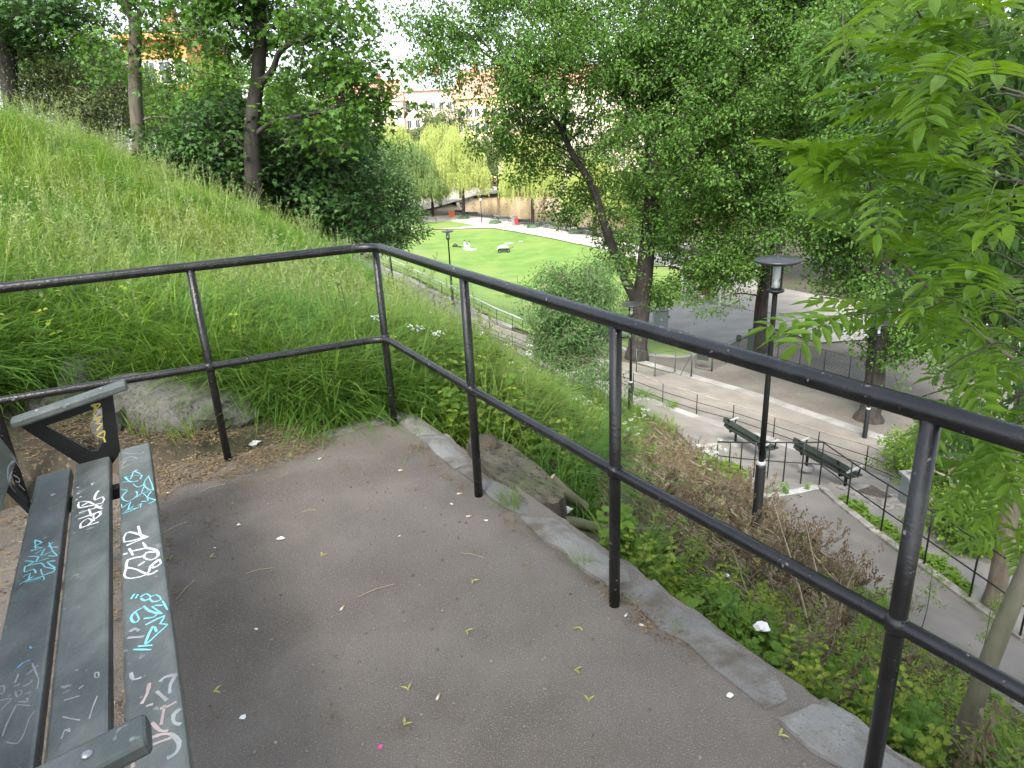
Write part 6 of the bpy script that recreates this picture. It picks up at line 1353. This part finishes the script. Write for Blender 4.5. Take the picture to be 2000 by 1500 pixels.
# ================================================================== HOUSES
def wall_mat(n, c): return mat(n, c, tuple(min(1, v*1.12) for v in c), .25, .9, .15, 6)
WPANE = mat('window_pane', (.05, .06, .07), None, rough=.1); WFRAME = mat('window_frame', (.62, .60, .55), None, rough=.6)
def house(name, lab, pxl, pxr, dist, z0, z1, wallm, roofm, rows, cols, roof_h=5.0, depth=14, arches=False, chim=2, rot=0.0, storey0=2.5, win=(1.15, 1.8)):
    a = PY(pxl, 300, dist); b = PY(pxr, 300, dist-rot); a[2] = b[2] = z0; d = b-a; L = np.linalg.norm(d); d /= L; nb = np.array([-d[1], d[0], 0])
    if nb[1] < 0: nb = -nb
    t = thing(name, lab, 'building', (a+b)/2, 'houses behind the park')
    H = z1-z0; Z = np.array([0, 0, 1.0]); c = (a+b)/2+nb*depth/2+Z*H/2; MB().box(c, (L/2, depth/2, H/2), (d, nb, Z)).build('wall', wallm, t)
    e0 = a-d*.5-nb*.6+Z*H; e1 = b+d*.5-nb*.6+Z*H; e2 = e1+nb*(depth+1.2); e3 = e0+nb*(depth+1.2); r0 = e0+nb*(depth/2+.6)+Z*roof_h+d*1.5; r1 = e1+nb*(depth/2+.6)+Z*roof_h-d*1.5
    rf = MB().add([e0, e1, e2, e3, r0, r1], [(0, 1, 5, 4), (1, 2, 5), (2, 3, 4, 5), (3, 0, 4), (0, 3, 2, 1)]).build('roof', roofm, t)
    MB().bar(e0+nb*.15-Z*.35, e1+nb*.15-Z*.35, .5, .5).build('cornice', wallm, t)
    for k in range(chim): p = lerp(r0, r1, (k+.7)/(chim+.4)); MB().box(p-nb*1.2-Z*.2, (.6, .5, 1.7), (d, nb, Z)).build('chimney', mat('brick_red', (.3, .12, .07), None, rough=.9), rf)
    wf2 = MB(); wf2.box((0, 0, 0), (win[0]/2+.12, .06, win[1]/2+.12)); wp = MB(); w3, h3 = win[0]/4-.06, win[1]/2-.06
    wfm = wf2.mesh('window', WFRAME); wp.box((-w3-.03, -.07, 0), (w3, .02, h3)); wp2 = wp.mesh('pane', WPANE); ang_ = math.atan2(d[1], d[0])
    cols = max(1, cols)
    for r in range(rows):
        for q_ in range(cols):
            p = a+d*L*(q_+.5)/cols-nb*.05+Z*(storey0+r*(H-storey0-.4)/rows); o = bpy.data.objects.new('window', wfm); COL.objects.link(o); o.parent = t; o.location = tuple(p-np.array(t.location)); o.rotation_euler = (0, 0, ang_)
            for sg in (0, 1):
                o2 = bpy.data.objects.new('pane', wp2); COL.objects.link(o2); o2.parent = o; o2.location = (sg*(2*w3+.06), 0, 0)
    return t
CREAM = wall_mat('cream_plaster', (.66, .58, .44)); CREAM2 = wall_mat('yellow_plaster', (.68, .52, .28)); PINKW = wall_mat('pale_pink_plaster', (.66, .52, .42)); ORW = wall_mat('orange_plaster', (.62, .27, .10))
RED = mat('red_roof', (.44, .20, .14), (.52, .26, .19), .6, .85); COPP = mat('grey_green_roof', (.30, .36, .34), (.36, .42, .40), .5, .7)
house('town_house', 'cream house with red roof left of the willows across the pond', 640, 795, 185, -11, 9.0, CREAM, RED, 5, 9, 4.5)
house('town_house', 'pale house with grey green roof behind the yellow willows', 797, 893, 187, -11, 11.0, PINKW, COPP, 5, 6, 4.0)
house('town_house', 'yellow house with orange roof behind the bare tree', 895, 1025, 178, -11, 8.4, CREAM2, RED, 5, 8, 6.0)
house('town_house', 'cream house seen through the lime branches', 1027, 1200, 186, -11, 10, CREAM, RED, 5, 9, 5)
house('town_house', 'pink house hidden behind the central lime crown', 1202, 1500, 190, -11, 10, PINKW, COPP, 5, 10, 5)
house('town_house', 'yellow house glimpsed between the lime and the ash leaves', 1560, 1850, 150, -11, 13, CREAM2, RED, 6, 12, 5)
house('town_house', 'cream house at the right picture edge behind the leaves', 1852, 2150, 150, -11, 12, CREAM, RED, 6, 10, 5)
house('orange_house', 'bright orange house behind the thin tree on the bank', 282, 400, 72, -6, 10.9, ORW, mat('dark_roof', (.16, .13, .12), None, rough=.8), 5, 4, 1.2, 12, chim=1, rot=0, storey0=2, win=(1.1, 1.9))

# ================================================================== unseen trees added behind the viewpoint to shade the lookout
for x0, y0, lab in ((-1.5, -9.0, 'added tree out of view that shades the lookout, behind left'), (4.2, -6.5, 'added tree out of view that shades the lookout, behind right')):
    g0 = gtop(x0, y0); H = 14.0
    tree('added_shade_tree', lab, 'unseen trees added for shade', ([g0, g0+[.1, 0, H*.4], g0+[.2, .3, H*.75]], .28, .12), [], [(g0+[0, 1.0, H*.72], np.array([4.6, 4.2, 2.6])), (g0+[1.5, 1.0, H*.62], np.array([3.6, 3.0, 1.8]))], 380, C_LIME, BARKD, 2.0, 1.2, shell=.1)
